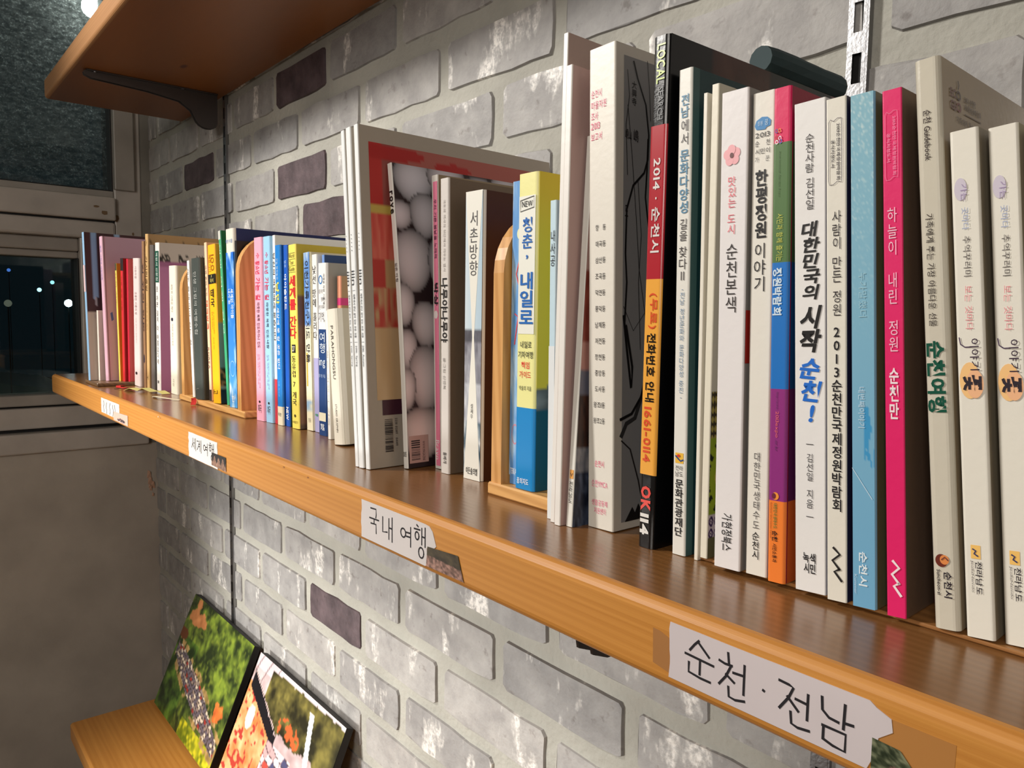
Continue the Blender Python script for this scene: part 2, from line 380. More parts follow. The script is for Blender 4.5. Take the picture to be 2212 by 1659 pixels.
# ------------------------------------------------------------------ setting: walls, bricks, window
WY = 0.274          # mortar plane of the brick wall
LX = -0.31          # inner face of the window wall
def brick_mat(dark=False):
    k = ('brick', dark)
    if k in _m: return _m[k]
    m = bpy.data.materials.new('brick'); m.use_nodes = True; nt = m.node_tree; L = nt.links; b = nt.nodes['Principled BSDF']
    tc = nt.nodes.new('ShaderNodeTexCoord'); oi = nt.nodes.new('ShaderNodeObjectInfo')
    ad = nt.nodes.new('ShaderNodeVectorMath'); ad.operation = 'ADD'
    sc = nt.nodes.new('ShaderNodeVectorMath'); sc.operation = 'SCALE'; sc.inputs['Scale'].default_value = 7.3
    L.new(oi.outputs['Location'], sc.inputs[0]); L.new(tc.outputs['Object'], ad.inputs[0]); L.new(sc.outputs[0], ad.inputs[1])
    def noise(scale, mpv=(1, 1, 1), det=4):
        mp = nt.nodes.new('ShaderNodeMapping'); mp.inputs['Scale'].default_value = mpv; L.new(ad.outputs[0], mp.inputs['Vector'])
        n = nt.nodes.new('ShaderNodeTexNoise'); n.inputs['Scale'].default_value = scale; n.inputs['Detail'].default_value = det; n.inputs['Roughness'].default_value = 0.62
        L.new(mp.outputs[0], n.inputs['Vector']); return n.outputs['Fac']
    def ramp(src, p0, c0, p1, c1):
        r = nt.nodes.new('ShaderNodeValToRGB'); r.color_ramp.elements[0].position = p0; r.color_ramp.elements[0].color = c0
        r.color_ramp.elements[1].position = p1; r.color_ramp.elements[1].color = c1; L.new(src, r.inputs[0]); return r.outputs[0]
    def mix(f, a, b_, mode='MIX'):
        x = nt.nodes.new('ShaderNodeMix'); x.data_type = 'RGBA'; x.blend_type = mode
        if isinstance(f, float): x.inputs['Factor'].default_value = f
        else: L.new(f, x.inputs['Factor'])
        for s_, v in (('A', a), ('B', b_)):
            if isinstance(v, tuple): x.inputs[s_].default_value = v
            else: L.new(v, x.inputs[s_])
        return x.outputs['Result']
    n1 = noise(22, (1, 1, 1)); 
    if dark: base = ramp(n1, 0.35, S(66, 54, 58), 0.75, S(104, 88, 92))
    else:
        base = ramp(n1, 0.3, S(146, 144, 144), 0.72, S(182, 180, 178))
        tint = ramp(oi.outputs['Random'], 0.0, S(222, 222, 222), 1.0, S(255, 253, 250)); base = mix(1.0, base, tint, 'MULTIPLY')
    blot = ramp(noise(60, (1, 1, 1), 3), 0.62, (0, 0, 0, 1), 0.75, (1, 1, 1, 1))
    base = mix(blot, base, mix(1.0, base, S(205, 200, 198), 'MULTIPLY'))
    wp = noise(8.5, (1.9, 1, 0.75), 5)  # white lime patches that also paint in the lamp's glancing streaks
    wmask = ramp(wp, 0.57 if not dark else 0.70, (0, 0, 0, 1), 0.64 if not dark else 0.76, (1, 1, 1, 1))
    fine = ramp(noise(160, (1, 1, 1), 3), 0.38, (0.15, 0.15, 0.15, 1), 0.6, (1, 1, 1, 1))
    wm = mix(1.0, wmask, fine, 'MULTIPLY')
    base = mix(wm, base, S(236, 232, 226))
    L.new(base, b.inputs['Base Color'])
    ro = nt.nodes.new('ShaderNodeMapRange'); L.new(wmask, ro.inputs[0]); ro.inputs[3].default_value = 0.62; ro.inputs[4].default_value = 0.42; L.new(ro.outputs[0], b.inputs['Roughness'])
    bp = nt.nodes.new('ShaderNodeBump'); bp.inputs['Strength'].default_value = 0.75; bp.inputs['Distance'].default_value = 0.004
    h = nt.nodes.new('ShaderNodeMath'); h.operation = 'MULTIPLY_ADD'; h.inputs[1].default_value = 0.22; L.new(noise(170, (1, 1, 1), 4), h.inputs[0])
    L.new(noise(19, (1, 1, 1), 4), h.inputs[2]); L.new(h.outputs[0], bp.inputs['Height']); L.new(bp.outputs['Normal'], b.inputs['Normal'])
    _m[k] = m; return m
def plaster(col, bump=0.35, sc=90, var=0.12, key=None, rough=0.85):
    k = ('plaster', col, bump, sc)
    if k in _m: return _m[k]
    m = bpy.data.materials.new('plaster'); m.use_nodes = True; nt = m.node_tree; L = nt.links; b = nt.nodes['Principled BSDF']; b.inputs['Roughness'].default_value = rough
    tc = nt.nodes.new('ShaderNodeTexCoord')
    n = nt.nodes.new('ShaderNodeTexNoise'); n.inputs['Scale'].default_value = 7; n.inputs['Detail'].default_value = 8; L.new(tc.outputs['Object'], n.inputs['Vector'])
    r = nt.nodes.new('ShaderNodeValToRGB'); c = S(col); r.color_ramp.elements[0].position = 0.3; r.color_ramp.elements[1].position = 0.7
    r.color_ramp.elements[0].color = tuple(x*(1-var*1.6) for x in c[:3])+(1,); r.color_ramp.elements[1].color = tuple(min(1, x*(1+var)) for x in c[:3])+(1,)
    L.new(n.outputs['Fac'], r.inputs[0]); L.new(r.outputs[0], b.inputs['Base Color'])
    n2 = nt.nodes.new('ShaderNodeTexNoise'); n2.inputs['Scale'].default_value = sc; n2.inputs['Detail'].default_value = 6; L.new(tc.outputs['Object'], n2.inputs['Vector'])
    bp = nt.nodes.new('ShaderNodeBump'); bp.inputs['Strength'].default_value = bump; bp.inputs['Distance'].default_value = 0.003; L.new(n2.outputs['Fac'], bp.inputs['Height']); L.new(bp.outputs['Normal'], b.inputs['Normal'])
    _m[k] = m; return m
white_wall = plaster((205, 200, 190), 0.1)
def slab(name, a, b, m): o = bevless(name, a, b, m); tag(o, kind='structure'); return o
def bevless(name, a, b, m, parent=None): mb = MB(); mb.box(a, b); return mb.build(name, m, parent)

FZ, CZ = -1.45, 1.55
wall = slab('wall_back', (LX-0.12, WY, FZ), (3.6, WY+0.12, CZ), plaster((168, 166, 157), 0.7, 120))
# joints measured course by course; elsewhere the bond runs on at 0.2 m
H_BR = 0.0565
rows = [0.6755, 0.6005, 0.5275, 0.4495, 0.3755, 0.3005, 0.2230, 0.1450, 0.0670, -0.0110, -0.0890, -0.1670, -0.2440, -0.3195, -0.3945, -0.4700, -0.5450, -0.6200, -0.6950, -0.7700, -0.8450]
jA = [-0.325, -0.135, 0.068, 0.268, 0.468, 0.665, 0.868, 1.075, 1.280, 1.490, 1.690, 1.890, 2.090, 2.290]
jB = [-0.325, -0.235, -0.042, 0.163, 0.363, 0.565, 0.770, 0.970, 1.172, 1.378, 1.590, 1.790, 1.990, 2.190]
jC = [-0.325, -0.122, 0.082, 0.283, 0.482, 0.686, 0.880, 1.090, 1.290, 1.492, 1.690, 1.890, 2.090, 2.290]
jD = [-0.325, -0.235, -0.046, 0.178, 0.380, 0.581, 0.770, 0.972, 1.180, 1.385, 1.590, 1.790, 1.990, 2.190]
dark = {(2, 0.468), (3, -0.042), (4, 0.468), (5, 0.565), (13, 0.581)}
brick_meshes = []
rb = random.Random(3)
for k in range(7):
    pts = []
    Lx, Hz = 0.0915, 0.5*H_BR
    base = [(-0.93, -1), (-0.55, -1), (-0.15, -1), (0.3, -1), (0.65, -1), (0.965, -0.98), (1, -0.82), (1, 0.1), (1, 0.86), (0.95, 1), (0.5, 1), (0.1, 1), (-0.4, 1), (-0.95, 1), (-1, 0.86), (-1, 0.1), (-1, -0.84)]
    out = []
    for (a, c) in base:
        out.append((a*Lx*(1-rb.uniform(-0.006, 0.014)), c*Hz*(1-rb.uniform(-0.07, 0.05))))
    n = len(out); pr = 0.0026+rb.uniform(-0.001, 0.0012)
    V = [(a, 0.0005, c) for a, c in out]+[(a*(1-0.010), -pr-rb.uniform(-0.0005, 0.0005), c*(1-0.035)) for a, c in out]
    F = []
    for i in range(n): F.append((i, (i+1) % n, n+(i+1) % n, n+i))
    F.append(tuple(range(n, 2*n)))
    me = mesh(V, F)
    bm = bmesh.new(); bm.from_mesh(me); bmesh.ops.recalc_face_normals(bm, faces=bm.faces); bm.to_mesh(me); bm.free()
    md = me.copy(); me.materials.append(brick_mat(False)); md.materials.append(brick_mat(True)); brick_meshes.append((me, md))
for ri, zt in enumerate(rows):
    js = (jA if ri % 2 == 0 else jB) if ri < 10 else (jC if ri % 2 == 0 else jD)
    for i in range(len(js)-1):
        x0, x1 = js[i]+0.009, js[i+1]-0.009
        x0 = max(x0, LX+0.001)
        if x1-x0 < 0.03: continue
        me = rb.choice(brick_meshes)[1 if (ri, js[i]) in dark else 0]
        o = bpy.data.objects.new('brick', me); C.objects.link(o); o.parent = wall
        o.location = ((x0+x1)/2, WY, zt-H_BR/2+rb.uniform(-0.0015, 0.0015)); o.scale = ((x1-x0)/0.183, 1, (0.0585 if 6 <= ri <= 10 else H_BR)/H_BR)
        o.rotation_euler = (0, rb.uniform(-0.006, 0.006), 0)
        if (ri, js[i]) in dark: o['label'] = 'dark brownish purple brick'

# window wall
lw = plaster((170, 161, 150), 0.25, 60, 0.10)
slab('wall_left', (LX-0.14, -3.2, FZ), (LX, WY, -0.205), lw)
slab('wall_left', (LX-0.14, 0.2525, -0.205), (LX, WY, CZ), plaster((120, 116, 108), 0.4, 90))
slab('wall_left', (LX-0.14, -3.2, -0.205), (LX, -1.9, CZ), lw)
slab('wall_left', (LX-0.14, -1.9, 1.2), (LX, 0.2525, CZ), lw)
slab('floor', (LX-0.14, -3.2, FZ-0.1), (3.6, WY+0.12, FZ), wood((120, 84, 50), (150, 108, 66), (0.8, 8, 8)))
slab('ceiling', (LX-0.14, -3.2, CZ), (3.6, WY+0.12, CZ+0.1), white_wall)
slab('wall_right', (3.6, -3.2, FZ), (3.72, WY+0.12, CZ), white_wall)
slab('wall_front', (LX-0.14, -3.32, FZ), (3.72, -3.2, CZ), white_wall)

win = empty('window_1', (LX, 0, 0)); win['kind'] = 'structure'
pvc = mat((176, 168, 160), 0.38, bump=0.1, bscale=60, vary=0.14); gasket = mat((16, 16, 18), 0.6); pvc2 = mat((150, 143, 135), 0.42, vary=0.15)
def wb(name, y0, y1, z0, z1, d0, d1, m=None, bev=0.002): return bevbox(name, (d0, y0, z0), (d1, y1, z1), m or pvc, win, bev, 2)
YL = -1.9
wb('window_frame', YL, 0.2525, -0.205, -0.158, -0.12, 0.014, pvc, 0.004)        # lower apron
wb('window_frame', YL, 0.2525, -0.150, -0.1015, -0.12, -0.008, pvc, 0.003)
wb('seal', YL, 0.2525, -0.158, -0.150, -0.12, -0.022, gasket, 0.001)
wb('seal', YL, 0.115, -0.1015, -0.0975, -0.12, -0.032, gasket, 0.0008)
wb('sash', YL, 0.115, -0.0975, -0.072, -0.10, -0.018, pvc2, 0.003)                # lower sash bottom rail
wb('window_frame', 0.115, 0.2525, -0.1015, 0.302, -0.12, -0.004, pvc, 0.003)
wb('window_frame', 0.192, 0.2525, 0.302, 1.2, -0.12, -0.004, pvc, 0.003)      # right jamb
wb('window_frame', 0.192, 0.236, 0.42, 1.2, -0.012, 0.008, pvc2, 0.002)
wb('sash', YL, 0.115, 0.252, 0.268, -0.10, -0.030, pvc2, 0.003)                   # lower sash top rail, stepped
wb('sash', YL, 0.115, 0.268, 0.300, -0.10, -0.020, pvc2, 0.004)
wb('window_frame', YL, 0.192, 0.300, 0.341, -0.12, 0.002, pvc, 0.006)
wb('window_frame', YL, 0.192, 0.345, 0.400, -0.12, 0.010, pvc, 0.004)            # mid rail
wb('window_frame', YL, 0.192, 0.3405, 0.3455, -0.12, -0.006, gasket, 0.001)
wb('sash', YL, 0.192, 0.400, 0.4165, -0.10, -0.006, pvc2, 0.003)
wb('seal', YL, 0.192, 0.4165, 0.420, -0.10, -0.016, gasket, 0.001)
wb('seal', 0.188, 0.192, 0.4165, 1.2, -0.10, -0.014, gasket, 0.001)
wb('seal', 0.1105, 0.115, -0.072, 0.252, -0.10, -0.022, gasket, 0.001)
def glass(name, dust, lo, hi):
    m = bpy.data.materials.new(name); m.use_nodes = True; nt = m.node_tree; L = nt.links
    for n in list(nt.nodes): nt.nodes.remove(n)
    out = nt.nodes.new('ShaderNodeOutputMaterial'); tr = nt.nodes.new('ShaderNodeBsdfTransparent'); tr.inputs[0].default_value = (0.82, 0.9, 0.9, 1)
    gl = nt.nodes.new('ShaderNodeBsdfGlossy'); gl.inputs['Roughness'].default_value = 0.03; gl.inputs[0].default_value = (0.8, 0.85, 0.85, 1)
    fr = nt.nodes.new('ShaderNodeFresnel'); fr.inputs[0].default_value = 1.45
    mx = nt.nodes.new('ShaderNodeMixShader'); L.new(fr.outputs[0], mx.inputs[0]); L.new(tr.outputs[0], mx.inputs[1]); L.new(gl.outputs[0], mx.inputs[2])
    d1 = nt.nodes.new('ShaderNodeBsdfDiffuse'); d1.inputs[0].default_value = (0.50, 0.60, 0.62, 1); d2 = nt.nodes.new('ShaderNodeBsdfTranslucent'); d2.inputs[0].default_value = (0.62, 0.70, 0.70, 1)
    df = nt.nodes.new('ShaderNodeMixShader'); df.inputs[0].default_value = 0.75; L.new(d1.outputs[0], df.inputs[1]); L.new(d2.outputs[0], df.inputs[2])
    tc = nt.nodes.new('ShaderNodeTexCoord')
    fs = []
    for sc, mpv, a, b_ in ((260, (1, 1, 1), 0.5, 0.8), (110, (1, 0.6, 1.4), 0.40, 0.75)):
        mp = nt.nodes.new('ShaderNodeMapping'); mp.inputs['Scale'].default_value = mpv; L.new(tc.outputs['Object'], mp.inputs[0])
        n = nt.nodes.new('ShaderNodeTexNoise'); n.inputs['Scale'].default_value = sc; n.inputs['Detail'].default_value = 4; L.new(mp.outputs[0], n.inputs['Vector'])
        r = nt.nodes.new('ShaderNodeMapRange'); r.inputs[1].default_value = a; r.inputs[2].default_value = b_; r.inputs[3].default_value = lo; r.inputs[4].default_value = hi; L.new(n.outputs['Fac'], r.inputs[0]); fs.append(r.outputs[0])
    mu = nt.nodes.new('ShaderNodeMath'); mu.operation = 'MULTIPLY'; L.new(fs[0], mu.inputs[0]); L.new(fs[1], mu.inputs[1])
    m2 = nt.nodes.new('ShaderNodeMath'); m2.operation = 'MULTIPLY_ADD'; m2.inputs[1].default_value = dust; m2.inputs[2].default_value = dust*0.02; L.new(mu.outputs[0], m2.inputs[0])
    m3 = nt.nodes.new('ShaderNodeMixShader'); L.new(m2.outputs[0], m3.inputs[0]); L.new(mx.outputs[0], m3.inputs[1]); L.new(df.outputs[0], m3.inputs[2])
    L.new(m3.outputs[0], out.inputs[0]); return m
bevless('pane', (-0.052, YL, 0.4165), (-0.047, 0.192, 1.2), glass('dusty_glass', 0.9, 0.15, 1.0), win)['label'] = 'dusty upper window pane'
bevless('pane', (-0.062, YL, -0.072), (-0.057, 0.115, 0.252), glass('night_glass', 0.025, 0.2, 1.0), win)
# chipped paint marks on the frame
mb = MB()
for (y, z, a, b_) in ((0.166, 0.362, 0.010, 0.007), (0.196, 0.352, 0.006, 0.010), (0.232, 0.318, 0.004, 0.005), (0.150, 0.375, 0.008, 0.004)):
    pts = [(0.0106 if y < 0.191 else -0.0034, y+a*math.cos(t)*rb.uniform(0.5, 1), z+b_*math.sin(t)*rb.uniform(0.5, 1)) for t in [i*math.pi/4 for i in range(8)]]
    mb.poly(pts)
mb.build('paint_chip', mat((112, 88, 62), 0.7), win)
# flaking patch in the lower corner
mb = MB()
for i in range(7):
    y = 0.268-rb.uniform(0, 0.02); z = -0.285-rb.uniform(0, 0.06); s_ = rb.uniform(0.003, 0.008)
    mb.add([(LX, y-s_, z-s_), (LX, y+s_*0.5, z-s_*1.5), (LX+0.004, y, z+s_), (LX, y-s_*0.7, z+s_*1.6)], [(0, 1, 2), (0, 2, 3)])
o = mb.build('plaster_flakes', mat((176, 140, 118), 0.9)); tag(o, kind='structure')

# ------------------------------------------------------------------ outside in the night
def lit(px_y, px_z, dist, r_, col, e, label, k):
    # a lamp on the line through the window point (LX, px_y, px_z), dist metres behind the glass
    cx, cy, cz = 1.745825, -0.262324, 0.125187
    t = (cx-LX+dist)/(cx-LX); p = Vector((cx+(LX-cx)*t, cy+(px_y-cy)*t, cz+(px_z-cz)*t))
    t_ = empty('street_lamp', p, label=label, cat='lamp')
    bm = bmesh.new(); bmesh.ops.create_icosphere(bm, subdivisions=2, radius=r_); me = bpy.data.meshes.new('m'); bm.to_mesh(me); bm.free()
    link('bulb', me, t_, mat(col, emit=e)); prism('pole', [(0.004*math.cos(i), 0.004*math.sin(i)) for i in (0, 1.05, 2.1, 3.14, 4.2, 5.2)], 'z', -p.z-1.2, -r_, mat((30, 36, 38), 0.6), t_)
    return t_
lit(0.086, 0.1444, 4.0, 0.026, (225, 245, 250), 14, 'brightest round lamp outside the window beside the books', 0)
lit(0.0279, 0.1738, 7.5, 0.022, (150, 200, 215), 4, 'small bluish lamp outside, lower one of the pair left of the brightest', 1)
lit(0.0544, 0.1919, 8.2, 0.022, (130, 190, 200), 3, 'small bluish lamp outside, highest of those near the brightest', 2)
lit(-0.034, 0.1414, 3.0, 0.020, (120, 120, 105), 0.6, 'dim round lamp outside at the left picture edge', 3)
lit(-0.030, 0.216, 8.6, 0.020, (60, 95, 165), 2.0, 'faint blue lamp outside, high at the left picture edge', 4)
slab_ground = bevless('ground', (-16, -9, -1.3), (LX-0.14, 9, -1.2), mat((40, 46, 46), 0.9)); tag(slab_ground, kind='structure')
car = empty('car', (-5.35, -1.0, -1.2), (0, 0, 0), 'pale car parked in the dark outside the window', 'car')
prof = [(-1.9, 0.25), (-1.85, 0.62), (-1.2, 0.78), (-0.75, 1.16), (0.55, 1.2), (1.15, 0.85), (1.85, 0.75), (1.95, 0.3), (1.6, 0.2), (-1.6, 0.2)]
carp = mat((80, 112, 108), 0.4)
prism('body', prof, 'x', -0.8, 0.8, carp, car)
prism('side_window', [(-0.95, 0.82), (-0.68, 1.1), (0.5, 1.13), (0.95, 0.86)], 'x', 0.8, 0.815, mat((10, 14, 16), 0.2), car)
for yy in (-1.15, 1.2):
    prism('wheel', [(yy+0.3*math.cos(i*math.pi/8), 0.24+0.3*math.sin(i*math.pi/8)) for i in range(16)], 'x', 0.62, 0.84, mat((14, 14, 14), 0.7), car)

# ------------------------------------------------------------------ shelves
PINE_F = wood((178, 114, 44), (208, 146, 70), (0.5, 40, 95), 0.45, 0.12, dist=5.0, wscale=1.5, wamt=0.14, lo=0.2, hi=0.72)
PINE_T = wood((118, 78, 40), (142, 98, 56), (0.9, 40, 40), 0.26, 0.5, dist=2.5, key='top', wscale=3.0, lo=0.1, hi=1.0, wamt=0.3)  # same pine, the weaker light on the top put into its colour
PINE_U = wood((122, 70, 22), (148, 88, 32), (0.9, 5, 5), 0.45, 0.1, knots=1.0, dist=3.5, key='under', wscale=0.9, lo=0.1, hi=1.0)  # same pine darkened, underside shade worked into the colour; knots are real
BEECH = wood((196, 142, 78), (222, 170, 104), (3, 40, 40), 0.42, 0.15, dist=1.5, key='beech', wscale=2)
BEECHV = wood((190, 134, 72), (216, 162, 98), (40, 40, 3), 0.42, 0.15, dist=1.5, key='beechv', wscale=2)
def shelf(name, x0, x1, yf, yb, zt, zb, label, mats, r=0.006):
    # rounded front edges; material 0 = front and ends, 1 = top, 2 = underside
    P = [(yb, zb), (yb, zt)]; n = 5
    for i in range(n+1): a = math.pi/2+i/n*math.pi/2; P.append((yf+r+r*math.cos(a), zt-r+r*math.sin(a)))
    for i in range(n+1): a = math.pi+i/n*math.pi/2; P.append((yf+r+r*math.cos(a), zb+r+r*math.sin(a)))
    m = len(P); nx = 14; V = []; F = []; MI = []
    for k in range(nx+1):
        x = x0+(x1-x0)*k/nx; V += [(x, p[0], p[1]) for p in P]
    F.append(tuple(range(m))); MI.append(0); F.append(tuple(range(nx*m+m-1, nx*m-1, -1))); MI.append(0)
    for k in range(nx):
        for i in range(m):
            j = (i+1) % m; F.append((k*m+i, (k+1)*m+i, (k+1)*m+j, k*m+j))
            MI.append(1 if i == 1 else (2 if i == m-1 else 0))
    me = mesh(V, F, MI)
    bm = bmesh.new(); bm.from_mesh(me); bmesh.ops.recalc_face_normals(bm, faces=bm.faces); bm.to_mesh(me); bm.free()
    o = link(name, me, None, mats); tag(o, label, 'shelf'); return o
shelf('wooden_shelf', 0.0, 2.35, 0.0, 0.2675, 0.0, -0.038, 'long varnished pine shelf carrying the row of books', [PINE_F, PINE_T, PINE_U])
shelf('wooden_shelf', -0.022, 2.35, 0.009, 0.2665, 0.579, 0.541, 'upper pine shelf seen from below at top left, with dark knots', [wood((150, 104, 62), (178, 130, 84), (0.5, 40, 95), 0.5, 0.05, dist=5.0, wscale=1.5, wamt=0.14, lo=0.2, hi=0.72, key='dimmed'), PINE_T, PINE_U])  # upper front is the same pine, its dim light painted as a darker tone
shelf('wooden_shelf', 0.022, 1.9, 0.006, 0.2665, -0.720, -0.758, 'lower pine shelf at bottom left under the picture panels', [PINE_F, PINE_F, PINE_U])

steel = mat((150, 150, 152), 0.32, 1.0, bump=0.15, bscale=400); dksteel = mat((92, 86, 84), 0.42, 0.75)
def rail(x, label):
    o = empty('slotted_rail', (x, WY-0.0008, 0), label=label, cat='rail')
    w2, d = 0.0075, 0.0055; mb = MB()
    z0, z1 = -1.25, 1.25
    mb.box((-w2, -d, z0), (-w2+0.0016, 0, z1)); mb.box((w2-0.0016, -d, z0), (w2, 0, z1))
    mb.box((-w2+0.0016, -d-0.0002, z0), (-0.0033, -d+0.0012, z1)); mb.box((0.0033, -d-0.0002, z0), (w2-0.0016, -d+0.0012, z1))
    z = z0
    p = 0.0347; ph = 0.2913
    k0 = math.floor((z0-ph)/p)+1; k1 = math.floor((z1-ph)/p)
    prev = z0
    for k in range(k0, k1+1):
        s0 = ph+k*p; mb.box((-0.0033, -d-0.0002, prev), (0.0033, -d+0.0012, s0)); prev = s0+0.0204
    mb.box((-0.0033, -d-0.0002, prev), (0.0033, -d+0.0012, z1))
    mb.build('channel', steel, o)
    b = MB(); b.box((-w2+0.0016, -0.002, z0), (w2-0.0016, -0.001, z1)); b.build('channel_back', mat((8, 8, 8), 0.8), o)
    return o
rail(1.4790, 'bright slotted metal wall rail behind the books at the right')
rail(0.2335, 'thin slotted metal wall rail near the window corner')
def bracket(x, zt, label, yf=0.022):
    o = empty('shelf_bracket', (x, 0, zt-0.0006), label=label, cat='bracket')
    P = [(0.2535, 0), (yf+0.004, 0), (yf, -0.003), (yf+0.001, -0.008), (yf+0.012, -0.0125), (0.13, -0.017), (0.185, -0.024), (0.205, -0.037)]
    for i in range(7): a = math.pi+0.35+i/6*(math.pi/2+0.2); P.append((0.236+0.024*math.cos(a)*1.1, -0.04+0.026*math.sin(a)))
    P += [(0.2535, -0.055)]
    prism('bracket_plate', P, 'x', -0.006, -0.0042, dksteel, o); prism('bracket_plate', P, 'x', 0.0042, 0.006, dksteel, o)
    prism('bracket_flange', [(0.2535, 0), (yf+0.004, 0), (yf+0.004, -0.002), (0.2535, -0.002)], 'x', -0.011, 0.011, dksteel, o)
    for yy in (0.045, 0.19):
        prism('screw', [(yy+0.0028*math.cos(i*math.pi/4), 0.0075+0.0028*math.sin(i*math.pi/4)) for i in range(8)], 'z', -0.0032, -0.0018, steel, o)
    for ch in list(o.children):
        if ch.name.startswith('screw'):
            for v in ch.data.vertices: v.co = Vector((v.co.y, v.co.x, v.co.z))
    return o
bracket(0.2335, 0.541, 'dark metal bracket under the upper shelf near its left end', 0.028)
bracket(0.2335, -0.038, 'metal bracket under the book shelf near the window corner', 0.03)
bracket(1.4790, -0.038, 'dark metal bracket under the book shelf near the hand-lettered tape', 0.0115)
bracket(0.2335, -0.758, 'metal bracket under the lower shelf')

# lamp outside, just behind the dusty upper pane
lamp = empty('outdoor_lamp', (-0.52, 0.200, 0.908), label='glaring lamp behind the dusty upper window pane at top left', cat='lamp')
bm = bmesh.new(); bmesh.ops.create_uvsphere(bm, u_segments=16, v_segments=10, radius=0.026); me = bpy.data.meshes.new('m'); bm.to_mesh(me); bm.free()
link('bulb', me, lamp, mat((255, 250, 240), emit=160))
prism('socket', [(0.012*math.cos(i*math.pi/5), 0.012*math.sin(i*math.pi/5)) for i in range(10)], 'z', 0.024, 0.07, mat((30, 30, 30), 0.5), lamp)
bevbox('wall_arm', (-0.01, -0.01, 0.07), (0.05, 0.01, 0.085), mat((40, 40, 40), 0.5), lamp, 0.001, 1)

# ------------------------------------------------------------------ book racks
def upright(h, d, w_, m, parent, x):
    # board standing along y, with a rounded top front corner
    r = min(0.045, h*0.3); P = [(0, 0)]
    for i in range(9): a = math.pi-i/8*math.pi/2; P.append((r+r*math.cos(a), h-r+r*math.sin(a)))
    for i in range(5): a = math.pi/2-i/4*math.pi/2; P.append((d-r*0.6+r*0.6*math.cos(a), h-r*0.6+r*0.6*math.sin(a)))
    P.append((d, 0))
    return prism('end_board', P, 'x', x, x+w_, m, parent)
def rack(x0, x1, y0, d, tb, ends, label, m=None):
    o = empty('book_rack', (x0, y0, 0.0002), label=label, cat='book rack', )
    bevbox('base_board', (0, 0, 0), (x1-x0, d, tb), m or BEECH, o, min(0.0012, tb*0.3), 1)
    for e in ends:
        c = upright(e[1], d-0.004, e[2], BEECHV, o, e[0]-x0); c.location = (0, 0.002, tb)
    return o
rack(0.594, 0.8490, 0.0700, 0.125, 0.0080, [(0.600, 0.196, 0.012), (0.8225, 0.213, 0.012)], 'beech book rack holding the dark green and yellow books')
rack(1.3263, 1.3985, 0.0662, 0.13, 0.0089, [(1.3285, 0.192, 0.011)], 'beech book rack with rounded end beside the yellow and blue railway guide')
rack(1.5085, 1.90, 0.0645, 0.14, 0.0018, [], 'thin wooden rack base under the white and coloured books at the right', wood((138, 92, 50), (166, 116, 66), (3, 40, 40), 0.4, 0.2, key='shadebeech'))  # brown of this base carries the shadow under the books
rack(0.235, 0.332, 0.0150, 0.12, 0.0058, [], 'low shaded rack base under the books next to the window', wood((90, 70, 50), (120, 92, 64), (3, 40, 40), 0.4, 0.2, key='shadebeech2'))  # base lies in shadow, painted here as dark wood

# ------------------------------------------------------------------ the books, from the window towards the viewer
K = (32, 30, 30); WH = (226, 223, 217); OFFW = (222, 216, 202); GR = (150, 150, 150)
G1 = None
# 1 tall blue-figure picture book
def p_blue(p, q):
    if q < 0.53:
        c = (62, 30, 34)
        x = 0.075+0.05*max(0, q-0.2)**2*8
        if x < p < 0.165 and q < 0.46: c = (134, 164, 200)
        if 0.44 < q < 0.50 and 0.10 < p < 0.165: c = (176, 170, 178) if p < 0.13 else (40, 28, 30)
        if 0.42 < p < 0.50 and q < 0.02: c = (140, 165, 195)
        return c
    if 0.545 < q < 0.58 and 0.09 < p < 0.16: return (122, 104, 148) if vn(p*30, q*60, 4) > 0.5 else (186, 170, 166)
    return (190, 172, 160) if p < 0.06 else (198, 182, 172)
b = Book('tall thin picture book with light blue spine and dark red cover nearest the window', 0.2650, 0.0085, 0.0162, 0.006, 0.2552, -0.0110, 0.10, d=0.120, spine=(148, 190, 226), right=(62, 30, 34))
b.band(0.22, 0.40, (226, 196, 200)); b.paint(p_blue, 0.001, 0.118, 0.0, 1.0, 40, 70, side='c')
b = Book('low cream booklet in front of the light blue book by the window', 0.2745, 0.0060, 0.0300, 0.006, 0.1215, -0.0005, 0.12, d=0.09, spine=(236, 228, 216), right=(200, 184, 172))
b = Book('mauve hardback with a small blue sticker on its cover', 0.2905, 0.0130, 0.0385, 0.006, 0.2478, -0.0120, 0.10, d=0.125, spine=(222, 178, 196), right=(196, 158, 176))
b.text([('살며 그리고 사랑하며', 0.3, 0.75, 0.06, 0.30, 'rot')], (86, 98, 170)); b.band(0, 1, (150, 112, 120), 0.0025, 0.0042, 'c'); b.band(0, 1, (222, 160, 182), 0.0048, 0.0054, 'c')  # the two cover bands paint the hinge groove's shade and lit edge
b.polys([[(0.0085, 0.530), (0.0120, 0.520), (0.0135, 0.575), (0.0100, 0.585)]], (72, 92, 160), 'c')
b = Book('thin yellow booklet between the mauve and red books', 0.3030, 0.0065, 0.0560, 0.006, 0.2023, -0.0050, 0.08, d=0.10, spine=(236, 220, 96), right=(236, 138, 40))
b.band(0.0, 0.06, (70, 74, 60)); b.text([('산책 지도', 0.3, 0.8, 0.07, 0.36, 'rot')], (186, 160, 60))
b = Book('red book with a black cap at the top of its spine', 0.3132, 0.0100, 0.0600, 0.006, 0.2104, 0.0040, 0.08, d=0.11, spine=(214, 42, 50), right=(150, 20, 26))
b.fullband(0.0, 0.10, (34, 28, 28)); b.text([('서울 골목 여행', 0.3, 0.7, 0.14, 0.42, 'rot')], (150, 20, 30))
b = Book('plain crimson book behind the black-capped red one', 0.3235, 0.0075, 0.0660, 0.006, 0.2090, 0.0060, 0.08, d=0.11, spine=(206, 40, 62), right=(214, 90, 86))
